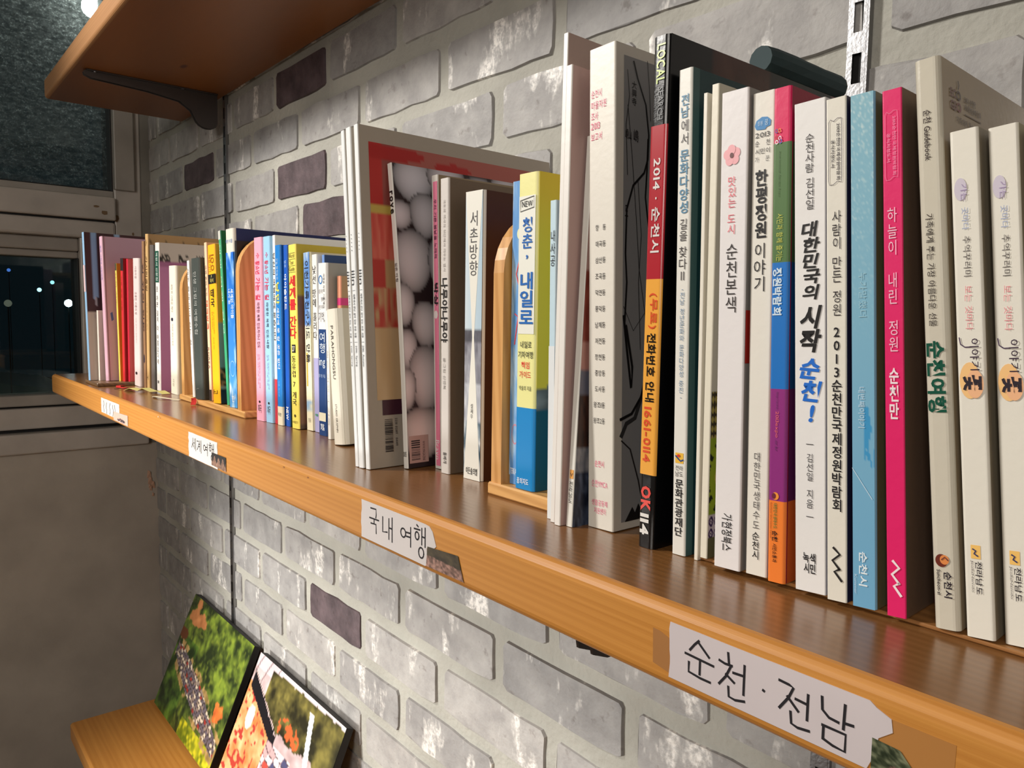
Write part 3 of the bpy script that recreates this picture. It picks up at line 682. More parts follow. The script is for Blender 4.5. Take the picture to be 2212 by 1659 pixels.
b = Book('thick white book with a black mark at the foot of its spine', 0.3485, 0.0290, 0.0725, 0.0, 0.2150, 0.0080, 0.07, d=0.13, spine=(228, 214, 210), right=(180, 158, 150))
b.text([('조용한 이름의 방', 0.35, 0.7, 0.26, 0.44, 'rot'), ('이웃마을', 0.4, 0.7, 0.06, 0.16, 'rot')], (160, 140, 140)); b.disc(0.45, 0.90, 0.16, 0.012, K); b.text([('시집 문학의 길목에서', 0.45, 0.62, 0.46, 0.66, 'rot')], (190, 172, 170))
b = Book('pale yellow and black topped book standing behind the thick white one', 0.3720, 0.0130, 0.1000, 0.0, 0.2330, 0.0040, 0.0, d=0.13, spine=(232, 214, 150), right=(96, 78, 56))
b.band(0.0, 0.08, K, 0.1, 0.32); b.band(0.0, 0.08, (180, 180, 176), 0.4, 0.6)
b = Book('brown book with dark lettering beside the kraft paper book', 0.3860, 0.0110, 0.0755, 0.0, 0.2410, 0.0080, 0.0, d=0.15, spine=(150, 112, 78), right=(120, 88, 60))
b.text([('길 위의 인문', 0.2, 0.85, 0.14, 0.62, 'rot', 0.01)], (38, 36, 44)); b.disc(0.5, 0.80, 0.3, 0.03, (46, 44, 58))
def p_kraft(p, q):
    c = (172, 136, 92)
    if q < 0.10 and 0.01 < (p*7) % 1 < 0.14 and 0.03 < q < 0.06: c = (84, 62, 40)
    return c
b = Book('tall kraft paper book whose brown cover shows above its neighbours', 0.3995, 0.0140, 0.0770, 0.0, 0.2515, 0.0120, 0.0, d=0.185, spine=(206, 168, 112), right=(172, 136, 92))
b.text([('가시리공방', 0.2, 0.8, 0.14, 0.37, 'rot', 0.012), ('스', 0.3, 0.7, 0.03, 0.08, 'rot', 0.01), ('Y', 0.3, 0.7, 0.91, 0.95, 'rot')], (90, 64, 40)); b.text([('자연을 담은 제주', 0.4, 0.65, 0.44, 0.62, 'rot')], (150, 114, 70))
b.paint(p_kraft, 0.002, 0.183, 0.0, 1.0, 60, 40, side='c')
b = Book('dark grey book left of the white book with the green label', 0.4255, 0.0180, 0.0775, 0.0, 0.2325, 0.0100, 0.0, d=0.14, spine=(98, 92, 88), right=(80, 76, 74))
def p_gl(p, q):
    if q < 0.13: return (52, 50, 50) if (0.075 < q < 0.125 and (p*5.2) % 1 < 0.55 and vn(p*70, q*160) > 0.42) else (204, 194, 186)
    return (196, 128, 176) if q > 0.16 else (170, 106, 150)
b = Book('white book with a green label and a pink and white cover', 0.4520, 0.0220, 0.0795, 0.0, 0.2344, 0.0090, 0.0, d=0.15, spine=(232, 228, 222), right=(206, 196, 190))
b.band(0.055, 0.265, (18, 84, 66), 0.08, 0.92); b.text([('박완서 산문집', 0.3, 0.75, 0.065, 0.255, 'rot')], (226, 232, 226), off=0.0005); b.text([('못 가본 길이 더 아름답다네', 0.28, 0.72, 0.29, 0.82), ('11', 0.3, 0.7, 0.93, 0.95, 'h')], (60, 56, 56)); b.paint(p_gl, 0.001, 0.149, 0.0, 1.0, 70, 60, side='c')
b = Book('cream coloured book standing before the pink cover', 0.5160, 0.0300, 0.0845, 0.0, 0.1964, 0.0030, 0.05, d=0.125, spine=(236, 230, 212), right=(214, 208, 178))
b.text([('희망의 기록을 적다', 0.35, 0.6, 0.14, 0.36, 'rot'), ('따뜻한 봄날의 문장', 0.4, 0.58, 0.45, 0.62, 'rot'), ('다산', 0.4, 0.6, 0.88, 0.94, 'rot')], (160, 152, 136)); b.disc(0.45, 0.415, 0.15, 0.014, (40, 40, 60))
# books in the first rack
ZR = 0.0083
b = Book('thin white booklet leaning against the dark green book', 0.6530, 0.0080, 0.0720, ZR, 0.1893, -0.0120, 0.05, d=0.12, spine=(236, 234, 228), right=(230, 228, 220))
b.text([('제주 올레 따라 걷는 길', 0.25, 0.75, 0.05, 0.62, 'rot')], (84, 80, 80))
b = Book('dark green hardback with white lettering in the far rack', 0.6850, 0.0260, 0.0690, ZR, 0.1904, -0.0050, 0.10, d=0.12, spine=(64, 70, 66), right=(46, 50, 46))
b.text([('인생 그림의 여행수첩', 0.30, 0.66, 0.09, 0.54, 'rot')], (176, 178, 172)); b.text([('L', 0.3, 0.6, 0.92, 0.94, 'rot')], (120, 120, 116))
b = Book('thin peach booklet left of the yellow travel guide', 0.7100, 0.0090, 0.0765, ZR, 0.2106, -0.0112, 0.0, d=0.12, spine=(244, 206, 168), right=(236, 190, 150))
b.text([('태국방콕', 0.2, 0.85, 0.36, 0.55, 'rot', 0.02)], (232, 96, 70)); b.text([('여행 준비 노트', 0.2, 0.8, 0.14, 0.34, 'rot')], (90, 70, 60)); b.text([('KOREA', 0.2, 0.8, 0.66, 0.80, 'rot')], (120, 90, 80)); b.band(0.93, 1.0, (60, 50, 46))
def p_thai(p, q):
    if q < 0.5: return (238, 160, 30)
    if q < 0.78: return lerp((116, 146, 150), (150, 160, 150), vn(p*3, q*9))
    if q < 0.90: return (60, 50, 44) if vn(p*24, q*40) > 0.4 else (168, 120, 90)
    return (150, 160, 160) if 0.88 < q < 0.905 else lerp((22, 34, 52), (44, 60, 80), vn(p*14, q*20))
b = Book('orange yellow travel guide with a black title box', 0.7480, 0.0250, 0.0715, ZR, 0.2046, -0.0104, 0.05, d=0.14, spine=(252, 184, 22), right=(230, 158, 30))
b.text([('100', 0.45, 0.85, 0.06, 0.17, 'rot'), ('배즐기기', 0.18, 0.48, 0.06, 0.17, 'rot')], (160, 92, 10)); b.band(0.185, 0.245, (24, 22, 16)); b.text([('J', 0.4, 0.55, 0.19, 0.205, 'h'), ('타이', 0.3, 0.75, 0.212, 0.238, 'h')], (236, 220, 120), off=0.0005)
b.text([('태국', 0.25, 0.75, 0.275, 0.395, 'stack', 0.015)], (26, 24, 24)); b.text([('글 사진 자유여행자', 0.5, 0.62, 0.42, 0.56, 'rot'), ('방콕 푸켓 치앙마이', 0.32, 0.44, 0.42, 0.53, 'rot'), ('코스와 지도', 0.4, 0.52, 0.58, 0.66, 'rot')], (170, 110, 20)); b.text([('고', 0.2, 0.7, 0.91, 0.945, 'rot')], (60, 40, 20)); b.paint(p_thai, 0.001, 0.139, 0.0, 1.0, 50, 60, side='c')
b = Book('thin green spined book leaning behind the blue sky book', 0.7745, 0.0080, 0.0770, ZR, 0.2225, -0.0219, 0.0, d=0.145, spine=(60, 170, 120), right=(40, 120, 60))
b.text([('생생 여행 정보', 0.3, 0.75, 0.06, 0.6, 'rot')], (210, 230, 216)); b.band(0.0, 0.05, (206, 206, 196))
def p_sky(p, q): 
    n = fbm(p*2.2+3, q*7)
    return lerp(lerp((24, 104, 206), (78, 158, 226), q), (214, 232, 244), (n-0.52)*5)
b = Book('tall sky blue book with a white label and navy cover in the far rack', 0.8020, 0.0240, 0.0745, ZR, 0.2205, -0.0058, 0.05, d=0.17, spine=(60, 140, 216), right=(22, 34, 92))
b.paint(p_sky, 0.03, 0.97, 0.13, 1.0, 10, 60); b.fullband(0.0, 0.13, (228, 222, 208)); b.text([('여행 아이들', 0.05, 0.9, 0.058, 0.08, 'h')], (80, 126, 190), off=0.0005)
b.text([('내가 본', 0.2, 0.45, 0.33, 0.42, 'rot', 0.01), ('세계인 아이들', 0.5, 0.85, 0.33, 0.50, 'rot', 0.01)], (232, 242, 250), off=0.0005); b.disc(0.5, 0.78, 0.3, 0.045, (150, 200, 236), off=0.0004, ring=0.9); b.text([('한', 0.3, 0.7, 0.93, 0.97, 'stack', 0.02)], (236, 244, 250), off=0.0005)
b = Book('thin black book standing against the right board of the far rack', 0.8180, 0.0050, 0.0745, ZR, 0.205, -0.002, 0.0, d=0.12, spine=(26, 24, 26))

# second group
PK = (248, 172, 194); LB = (160, 208, 240)
for (nm, xc, w_, y, h, ln, col, lab) in (('p', 0.8750, 0.0215, 0.0790, 0.2134, -0.0014, PK, 'pink travel book with a red script title beside the far rack'), ('b', 0.8962, 0.0180, 0.0815, 0.2133, -0.0025, LB, 'light blue travel book, twin of the pink one on its left')):
    b = Book(lab, xc, w_, y, 0.0, h, ln, 0.06, d=0.14, spine=col, right=col)
    b.text([('수', 0.35, 0.7, 0.08, 0.115, 'rot', 0.0, 0.05), ('황소년', 0.25, 0.75, 0.125, 0.20, 'rot', 0.015), ('가는 길', 0.22, 0.78, 0.215, 0.34, 'rot', 0.02)], (226, 74, 106))
    b.text([('따뜻한 북쪽 인도차이나 인도' if nm == 'p' else '따뜻한 북쪽 인도·네팔', 0.35, 0.68, 0.35, 0.60, 'rot', 0.008)], (50, 44, 54)); b.text([('지음 여행자의 가방 펴냄', 0.5, 0.62, 0.63, 0.82, 'rot'), ('글과 사진 그림 여행', 0.34, 0.45, 0.63, 0.80, 'rot')], (140, 120, 150))
    b.disc(0.5, 0.895, 0.1, 0.007, K); b.text([('북극', 0.3, 0.7, 0.91, 0.955, 'h', 0.01)], (60, 54, 60))
b = Book('white book with black title and red foot between the two blue books', 0.9098, 0.0070, 0.0845, 0.0, 0.2139, -0.0025, 0.0, d=0.13, spine=(236, 234, 230), right=(230, 228, 222))
b.text([('당신의 여행에게 묻습니다', 0.15, 0.85, 0.09, 0.56, 'rot', 0.012)], (40, 38, 40)); b.fullband(0.76, 1.0, (204, 50, 62))
b = Book('bright blue book with yellow word and cream foot', 0.9225, 0.0145, 0.0835, 0.0, 0.2020, -0.0032, 0.0, d=0.13, spine=(24, 126, 206), right=(18, 90, 160))
b.text([('오늘 밤하늘과', 0.3, 0.65, 0.07, 0.19, 'rot')], (190, 220, 240)); b.text([('낭만', 0.15, 0.8, 0.20, 0.33, 'rot', 0.02)], (244, 226, 90)); b.text([('세상에 못 갈 곳은 없다', 0.3, 0.75, 0.34, 0.69, 'rot', 0.015)], (226, 238, 248)); b.text([('지음 박소년', 0.4, 0.6, 0.75, 0.84, 'rot')], (150, 196, 230))
b.fullband(0.895, 1.0, (236, 228, 200)); b.text([('매경', 0.2, 0.8, 0.93, 0.95, 'h')], (60, 56, 50), off=0.0005)
b = Book('deep blue book with a short white title, left of the yellow guide', 0.9368, 0.0105, 0.0865, 0.0, 0.2014, -0.0030, 0.0, d=0.13, spine=(16, 88, 190), right=(28, 60, 40))
b.text([('아이슬란드', 0.2, 0.8, 0.155, 0.355, 'rot', 0.02)], (232, 240, 248)); b.text([('헬로', 0.3, 0.8, 0.08, 0.125, 'rot')], (160, 196, 236)); b.text([('NEW', 0.2, 0.8, 0.89, 0.965, 'rot', 0.03)], (240, 244, 248))
def p_yel(p, q):
    if q < 0.27: return (196, 172, 48)
    return (128, 92, 74) if q < 0.98 else (90, 70, 60)
b = Book('yellow travel guide with red title and small black number box', 0.9582, 0.0200, 0.0860, 0.0, 0.2006, -0.0060, 0.01, d=0.13, spine=(246, 226, 104), right=(176, 150, 60))
b.text([('World', 0.15, 0.85, 0.05, 0.072, 'h'), ('Tour', 0.2, 0.75, 0.085, 0.107, 'h'), ('Guide', 0.15, 0.85, 0.12, 0.142, 'h')], (70, 64, 40)); b.polys([[(0.1, f), (0.9, f), (0.9, f+0.002), (0.1, f+0.002)] for f in (0.045, 0.078, 0.113, 0.148)], (90, 84, 50))
b.text([('세계를 간다', 0.12, 0.9, 0.165, 0.51, 'stack', 0.03)], (216, 40, 48)); b.band(0.54, 0.585, (24, 22, 20), 0.28, 0.74); b.text([('27', 0.34, 0.68, 0.548, 0.577, 'h', 0.01)], (240, 236, 220), off=0.0005)
b.text([('동유럽 7 개국', 0.22, 0.75, 0.60, 0.875, 'stack', 0.004)], (44, 40, 34)); b.disc(0.5, 0.93, 0.12, 0.008, (80, 70, 30)); b.text([('세계를간다', 0.15, 0.85, 0.958, 0.972, 'h')], (90, 76, 30)); b.paint(p_yel, 0.001, 0.129, 0.0, 1.0, 8, 60, side='c')
def p_map(p, q):
    if q < 0.42: return lerp((92, 140, 208), (190, 208, 224), (fbm(p*2, q*12, 9)-0.5)*4)
    if 0.83 < q < 0.9: return lerp((140, 180, 216), (236, 228, 196), vn(p*3, q*30))
    return (238, 230, 198)
b = Book('blue and cream map book with brush lettering, right of the yellow guide', 0.9795, 0.0155, 0.0935, 0.0, 0.1916, -0.0070, 0.0, d=0.13, spine=(238, 230, 198), right=(206, 196, 170))
b.paint(p_map, 0.03, 0.97, 0.0, 1.0, 6, 50); b.text([('이천가족친구지도 만듦', 0.2, 0.8, 0.04, 0.62, 'rot', 0.008, 0.05)], (40, 44, 60), off=0.0005); b.text([('경기관광공사', 0.25, 0.7, 0.93, 0.955, 'h')], (120, 110, 90)); b.band(0.56, 0.75, (220, 180, 60), 0.2, 0.36, off=0.0005)
b = Book('white book with a lavender lower half and handwritten title', 0.9945, 0.0120, 0.0945, 0.0, 0.1887, -0.0055, 0.0, d=0.12, spine=(236, 234, 228), right=(226, 222, 216))
b.text([('낯선 땅에 홀리다', 0.12, 0.85, 0.06, 0.48, 'stack', 0.0, 0.06)], (50, 48, 52)); b.fullband(0.58, 1.0, (172, 168, 210)); b.text([('여름숲', 0.2, 0.8, 0.895, 0.91, 'h', 0.02)], (60, 160, 100), off=0.0005)
b = Book('thin blue and white book just behind the navy footed one', 1.0040, 0.0050, 0.0990, 0.0, 0.1880, -0.003, 0.0, d=0.16, spine=(110, 150, 214), right=(24, 56, 104))
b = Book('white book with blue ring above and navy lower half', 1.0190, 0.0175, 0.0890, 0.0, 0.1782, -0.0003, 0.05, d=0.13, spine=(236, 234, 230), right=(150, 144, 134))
b.disc(0.36, 0.095, 0.22, 0.026, (58, 130, 200), ring=0.72); b.text([('여행을 하면 기분 좋아', 0.66, 0.84, 0.06, 0.26, 'rot', 0.004)], (50, 50, 54)); b.text([('너를 위해', 0.1, 0.6, 0.15, 0.175, 'h', 0, 0.05), ('행복한', 0.4, 0.9, 0.195, 0.22, 'h'), ('어떤 하루', 0.1, 0.7, 0.24, 0.265, 'h'), ('기억,', 0.1, 0.85, 0.28, 0.34, 'h')], (110, 110, 116))
b.fullband(0.38, 1.0, (24, 62, 118)); b.text([('여행', 0.15, 0.9, 0.395, 0.52, 'stack', 0.0, 0.06), ('ing', 0.15, 0.9, 0.545, 0.605, 'h')], (222, 232, 244), off=0.0005); b.text([('홍기정 지음', 0.1, 0.9, 0.64, 0.66, 'h')], (170, 190, 220), off=0.0005)
b.band(0.865, 0.915, (232, 224, 196), 0.1, 0.9, off=0.0004); b.text([('함께', 0.25, 0.75, 0.93, 0.97, 'stack', 0.02)], (232, 236, 240), off=0.0005)
b = Book('slim white booklet between the navy book and the leaning cream one', 1.0440, 0.0060, 0.0840, 0.0, 0.1297, -0.0043, 0.0, d=0.10, spine=(238, 236, 228))
b.text([('짧은 여행의 기록', 0.3, 0.7, 0.3, 0.9, 'rot')], (190, 186, 180))
b = Book('thick short cream book leaning beside the white magazines', 1.0840, 0.0210, 0.0735, 0.0, 0.1307, -0.0125, 0.10, d=0.105, spine=(230, 224, 208), right=(196, 186, 164), rnd=0.3)
b.text([('PARAHONGSU', 0.42, 0.62, 0.12, 0.52, 'rot', 0.006), ('STUDIO GRAPHIN', 0.45, 0.58, 0.70, 0.91, 'rot')], (96, 90, 84))
b = Book('small orange book with a magenta band, right behind the navy book', 1.0350, 0.0085, 0.1000, 0.0, 0.1650, -0.001, 0.0, d=0.09, spine=(222, 150, 118), right=(168, 134, 96))
b.fullband(0.135, 0.18, (202, 52, 116)); b.band(0.135, 0.18, (202, 52, 116), 0.001, 0.109, 'c'); b.text([('그건', 0.008, 0.04, 0.03, 0.12, 'h', 0.02)], (60, 56, 40), side='c')
# magazines
mags = []
for (xc, w_, y, h, ln, t, lab) in ((1.1862, 0.0050, 0.0384, 0.2769, -0.0225, '2016. Spring', 'white quarterly magazine, leftmost of the three with grey dotted spines'), (1.1935, 0.0075, 0.0384, 0.2776, -0.0205, '2016. Spring', 'white quarterly magazine, middle of the three with grey dotted spines'), (1.2012, 0.0062, 0.0402, 0.2786, -0.0185, '2016. Autumn', 'white quarterly magazine with a red cover picture in a beige border')):
    b = Book(lab, xc, w_, y, 0.0, h, ln, 0.03, d=0.215, spine=(236, 238, 238), right=(176, 166, 152), left=(236, 238, 238))
    c = (120, 124, 130)
    b.text([('· · · · ·', 0.35, 0.5, 0.31, 0.36, 'rot'), ('iiin', 0.2, 0.8, 0.415, 0.462, 'rot'), ('제주에서 만난 살아 있는 모든 것들', 0.3, 0.7, 0.485, 0.615, 'rot', 0.01), (t, 0.3, 0.7, 0.637, 0.70, 'rot')], (70, 72, 78)); b.polys([[(0.2, f), (0.8, f), (0.8, f+0.001), (0.2, f+0.001)] for f in (0.475, 0.627)], c)
    mags.append(b)
def p_red(p, q):
    # coral and red blobs as printed
    c = (176, 96, 86); v = p*0.2025
    for (cx, cy, rx, ry) in ((0.020, 0.03, 0.035, 0.030), (0.085, 0.055, 0.020, 0.022), (0.040, 0.125, 0.014, 0.055), (0.175, 0.12, 0.022, 0.06)):
        if ((v-cx)/rx)**2+((q-cy)/ry)**2 < 1: return (178, 36, 34)
    if v < 0.024:
        if 0.235 < q < 0.275: return (204, 178, 88)
        if q < 0.235: return (190, 48, 44) if v < 0.012 else (150, 76, 70)
        if q < 0.45: return lerp((206, 74, 64), (226, 132, 110), vn(v*400, q*14)*1.2-0.2)
        if q < 0.56: return (188, 58, 50) if v < 0.012 else (190, 154, 110)
        if q < 0.72: return lerp((190, 66, 56), (196, 160, 116), vn(v*350, q*18, 3)*2-0.5)
        return lerp((196, 160, 116), (214, 186, 146), vn(v*120, q*6))
    return c
b.paint(p_red, 0.0095, 0.212, 0.045, 0.80, 110, 90, side='c'); b.polys([[(0.0140, 0.80), (0.0400, 0.80), (0.0400, 0.845), (0.0140, 0.845)]], (70, 36, 50), 'c', 0.0004)
def barcode(b, v0, v1, f0, f1, seed=1, horiz=True, base=(200, 190, 176), col=(50, 44, 44)):
    rr = random.Random(seed); pl = []; f = f0
    while f < f1:
        t = rr.choice((0.0008, 0.0014, 0.0024))*(0.28/b.h)*1.6; pl.append([(v0, f), (v1, f), (v1, min(f+t, f1)), (v0, min(f+t, f1))]); f += t+rr.choice((0.0008, 0.0014, 0.002))*(0.28/b.h)*1.6
    b.polys(pl, col, 'c', 0.0005, 'barcode')
barcode(b, 0.0155, 0.0230, 0.858, 0.955, 1); b.text([('2251 0289 · 0449', 0.0255, 0.0275, 0.855, 0.94, 'rot')], (70, 64, 64), side='c', off=0.0005)
# the egg magazine
EG = [(0.021, 0.050, 0.0200, 0.078), (0.005, 0.170, 0.0127, 0.048), (0.029, 0.165, 0.0140, 0.078), (0.0145, 0.320, 0.0190, 0.105), (0.003, 0.465, 0.0105, 0.070), (0.0235, 0.530, 0.0135, 0.078), (0.004, 0.610, 0.0100, 0.065), (0.021, 0.710, 0.0165, 0.112), (0.002, 0.74, 0.009, 0.07), (0.016, 0.890, 0.0210, 0.088),
      (0.055, 0.030, 0.020, 0.06), (0.060, 0.15, 0.021, 0.09), (0.046, 0.33, 0.016, 0.10), (0.054, 0.50, 0.018, 0.09), (0.056, 0.69, 0.019, 0.10), (0.058, 0.89, 0.020, 0.09), (0.092, 0.09, 0.020, 0.09), (0.09, 0.3, 0.020, 0.09), (0.09, 0.52, 0.02, 0.09), (0.09, 0.74, 0.02, 0.1), (0.125, 0.05, 0.02, 0.08), (0.13, 0.25, 0.02, 0.09), (0.13, 0.5, 0.02, 0.09), (0.13, 0.75, 0.02, 0.09)]
def p_egg(p, q):
    v = 0.001+p*0.157; best = None
    for i, (cx, cy, rx, ry) in enumerate(EG):
        u = (v-cx)/rx; t = (q-cy)/ry; d = u*u*(1+0.35*t)+t*t
        if abs(u) < 1.3 and abs(t) < 1.1 and d < 1: best = (i, u, t, d)
    if not best: return (44, 30, 34)
    i, u, t, d = best
    tint = lerp((226, 222, 232), (240, 214, 210), q+0.4*_h(i, 3)-0.2)
    sh = 0.34+0.66*max(0, (1-d))**0.42
    return tuple(c*sh for c in tint)
b = Book('white spined magazine whose bent cover shows a photo of eggs', 1.2172, 0.0060, 0.0665, 0.0, 0.2511, -0.0262, 0.03, d=0.170, spine=(238, 236, 230), right=(176, 160, 160), bend=0.003)
b.paint(p_egg, 0.001, 0.158, 0.0, 1.0, 130, 120, side='c'); b.text([('rove', 0.1, 0.9, 0.09, 0.168, 'rot', 0.03)], (24, 22, 24)); b.text([('심은 아침', 0.25, 0.8, 0.325, 0.39, 'rot', 0.01)], (110, 106, 104)); b.text([('005', 0.15, 0.9, 0.945, 0.962, 'h')], (80, 76, 76))
b.polys([[(0.002, 0.895), (0.021, 0.895), (0.021, 0.985), (0.002, 0.985)]], (196, 158, 150), 'c', 0.0004); barcode(b, 0.004, 0.0125, 0.910, 0.975, 5); b.text([('WWW.MAGAZINE', 0.0150, 0.0175, 0.915, 0.98, 'rot')], (90, 60, 60), side='c', off=0.0005)
b = Book('thin book with a pink spine panel and dark tan cover', 1.2316, 0.0085, 0.0885, 0.0, 0.2391, -0.0080, 0.0, d=0.15, spine=(232, 228, 220), right=(150, 134, 108))
b.band(0.022, 0.99, (238, 132, 164), 0.3, 0.99); b.text([('우리 기쁜 봄날을 노래해', 0.45, 0.85, 0.08, 0.28, 'rot', 0.01)], (120, 60, 90), off=0.0005); b.text([('박상', 0.3, 0.95, 0.36, 0.44, 'rot', 0.03)], (20, 18, 24), off=0.0005); b.disc(0.6, 0.47, 0.3, 0.014, (240, 226, 226), off=0.0005); b.text([('Bravo', 0.3, 0.9, 0.9, 0.97, 'rot')], (246, 236, 240), off=0.0005)
b = Book('greyish white book with black brush title and taupe cover', 1.2512, 0.0108, 0.0818, 0.0, 0.2327, -0.0033, 0.05, d=0.15, spine=(208, 202, 196), right=(118, 102, 84))
b.text([('국토와 역사의 뒤안에서 띄우는 엽서', 0.4, 0.66, 0.07, 0.31, 'rot')], (150, 144, 140)); b.text([('나무야나무야', 0.12, 0.88, 0.33, 0.55, 'rot', 0.028, 0.0)], (24, 22, 22)); b.text([('글·그림 신영복', 0.35, 0.65, 0.60, 0.71, 'rot')], (140, 136, 132)); b.text([('돌베개', 0.35, 0.75, 0.925, 0.965, 'rot', 0.01)], (70, 66, 64))
b.text([('책 말 길 가 도', 0.066, 0.070, 0.08, 0.55)], (84, 72, 58), side='c'); b.polys([[(0.052, 0.47), (0.056, 0.468), (0.060, 0.49), (0.068, 0.474), (0.068, 0.485), (0.058, 0.50)]], (24, 20, 20), 'c')
def p_seo(p, q):
    n = fbm(p*5+q, q*22, 5)
    if q < 0.47: return lerp((206, 220, 228), (176, 200, 216), p)
    if q < 0.52: return lerp((60, 58, 66), (120, 122, 132), n)
    if q < 0.66: return lerp((70, 68, 80), (190, 192, 200), n)
    if q < 0.8: return lerp((120, 124, 140), (228, 230, 232), n)
    return lerp((60, 84, 100), (216, 220, 222), (n-0.3)*2)
b = Book('book whose spine shows a white hourglass over a tiled roof photo', 1.2825, 0.0205, 0.0855, 0.0, 0.2195, -0.0002, 0.05, d=0.14, spine=(232, 230, 222), right=(74, 40, 26))
b.paint(p_seo, 0.02, 0.98, 0.0, 1.0, 16, 90); b.polys([[(0.02, 0.0), (0.98, 0.0), (0.56, 0.5), (0.46, 0.5)], [(0.46, 0.5), (0.56, 0.5), (0.98, 1.0), (0.02, 1.0)]], (232, 230, 220)); b.text([('서촌방향', 0.25, 0.75, 0.065, 0.29)], (84, 82, 82), off=0.0005); b.text([('설재우', 0.4, 0.56, 0.73, 0.785)], (70, 68, 68), off=0.0005); b.text([('이든솔의벨', 0.15, 0.85, 0.957, 0.982, 'h', 0.012)], (40, 38, 38), off=0.0005)
# second rack
ZR2 = 0.0093
def p_bt(p, q): return lerp((92, 150, 214), (170, 200, 226), (fbm(p*2, q*9, 7)-0.45)*4)
b = Book('blue sky patterned book squeezed between rack end and yellow guide', 1.3450, 0.0085, 0.0745, ZR2, 0.2080, 0.0, 0.0, d=0.13, spine=(96, 150, 212), right=(80, 130, 190))
b.paint(p_bt, 0.03, 0.97, 0.0, 0.97, 5, 60); b.disc(0.95, 0.17, 0.35, 0.018, (230, 232, 190), off=0.0003); b.disc(0.7, 0.83, 0.4, 0.035, (206, 140, 160), ring=0.85); b.text([('TERRA', 0.2, 1.0, 0.945, 0.965, 'h', 0.02)], (230, 238, 246), off=0.0005); b.strokes([[(0.9, 0.26), (0.6, 0.30), (0.95, 0.34)], [(0.5, 0.43), (0.9, 0.44), (0.5, 0.53)]], 0.0009, (224, 60, 60))
def p_rail(p, q):
    if q < 0.62: return (222, 206, 66)
    if q < 0.735:
        n = fbm(p*10, q*26, 8)
        if (p*0.139-0.0300)**2+((q-0.70)*0.21)**2 < 0.0135**2: return (206, 30, 66)
        return lerp((50, 60, 64), (150, 160, 160), n) if q > 0.62+0.05*(1-p) else (222, 206, 66)
    if (p*0.139-0.0300)**2+((q-0.70)*0.21)**2 < 0.0135**2: return (206, 30, 66)
    return (10, 82, 102)
b = Book('thick railway travel guide, pale yellow above and bright blue below', 1.3632, 0.0200, 0.0690, ZR2, 0.2105, -0.0008, 0.02, d=0.14, spine=(238, 234, 158), right=(222, 206, 66))
b.fullband(0.735, 1.0, (14, 136, 206)); b.paint(p_rail, 0.001, 0.139, 0.0, 1.0, 140, 90, side='c')
b.band(0.07, 0.50, (236, 236, 226), 0.10, 0.90, off=0.0003)
b.strokes([[(0.17, 0.083), (0.83, 0.074), (0.83, 0.108), (0.17, 0.117), (0.17, 0.083)]], 0.0005, (50, 50, 50), off=0.0006)
b.text([('NEW', 0.24, 0.78, 0.086, 0.104, 'h', 0.01)], (40, 40, 40), off=0.0007); b.text([('청춘,', 0.26, 0.80, 0.135, 0.285, 'stack', 0.015), ('내일로', 0.16, 0.88, 0.305, 0.475, 'stack', 0.022)], (30, 104, 186), off=0.0007)
b.text([('내일로', 0.22, 0.80, 0.523, 0.545, 'h', 0.008), ('기차여행', 0.12, 0.88, 0.555, 0.577, 'h', 0.008), ('박솔희 지음', 0.2, 0.82, 0.665, 0.68, 'h')], (60, 64, 50)); b.text([('책임', 0.28, 0.72, 0.588, 0.61, 'h', 0.01), ('가이드', 0.2, 0.78, 0.618, 0.64, 'h', 0.01)], (230, 74, 60)); b.text([('꿈의지도', 0.15, 0.75, 0.963, 0.983, 'h', 0.02)], (232, 240, 246), off=0.0005)
b.text([('내일로', 0.0140, 0.0320, 0.815, 0.837, 'h', 0.01), ('내일로', 0.0140, 0.0320, 0.842, 0.864, 'h', 0.01)], (6, 58, 76), side='c', off=0.0005); b.text([('초보도', 0.0140, 0.0320, 0.874, 0.900, 'h', 0.02)], (214, 204, 90), side='c', off=0.0005); b.text([('10가지', 0.0170, 0.0320, 0.920, 0.935, 'h'), ('내일로', 0.0170, 0.0320, 0.943, 0.958, 'h')], (150, 176, 176), side='c', off=0.0005); b.text([('비', 0.0190, 0.0240, 0.660, 0.680, 'h'), ('이', 0.0190, 0.0240, 0.69, 0.71, 'h'), ('도', 0.0190, 0.0240, 0.72, 0.74, 'h')], (240, 200, 200), side='c', off=0.0005); b.strokes([[(0.0150, 0.927), (0.0151, 0.9272)], [(0.0150, 0.950), (0.0151, 0.9502)]], 0.0016, (200, 196, 110), 'c', 0.0005)

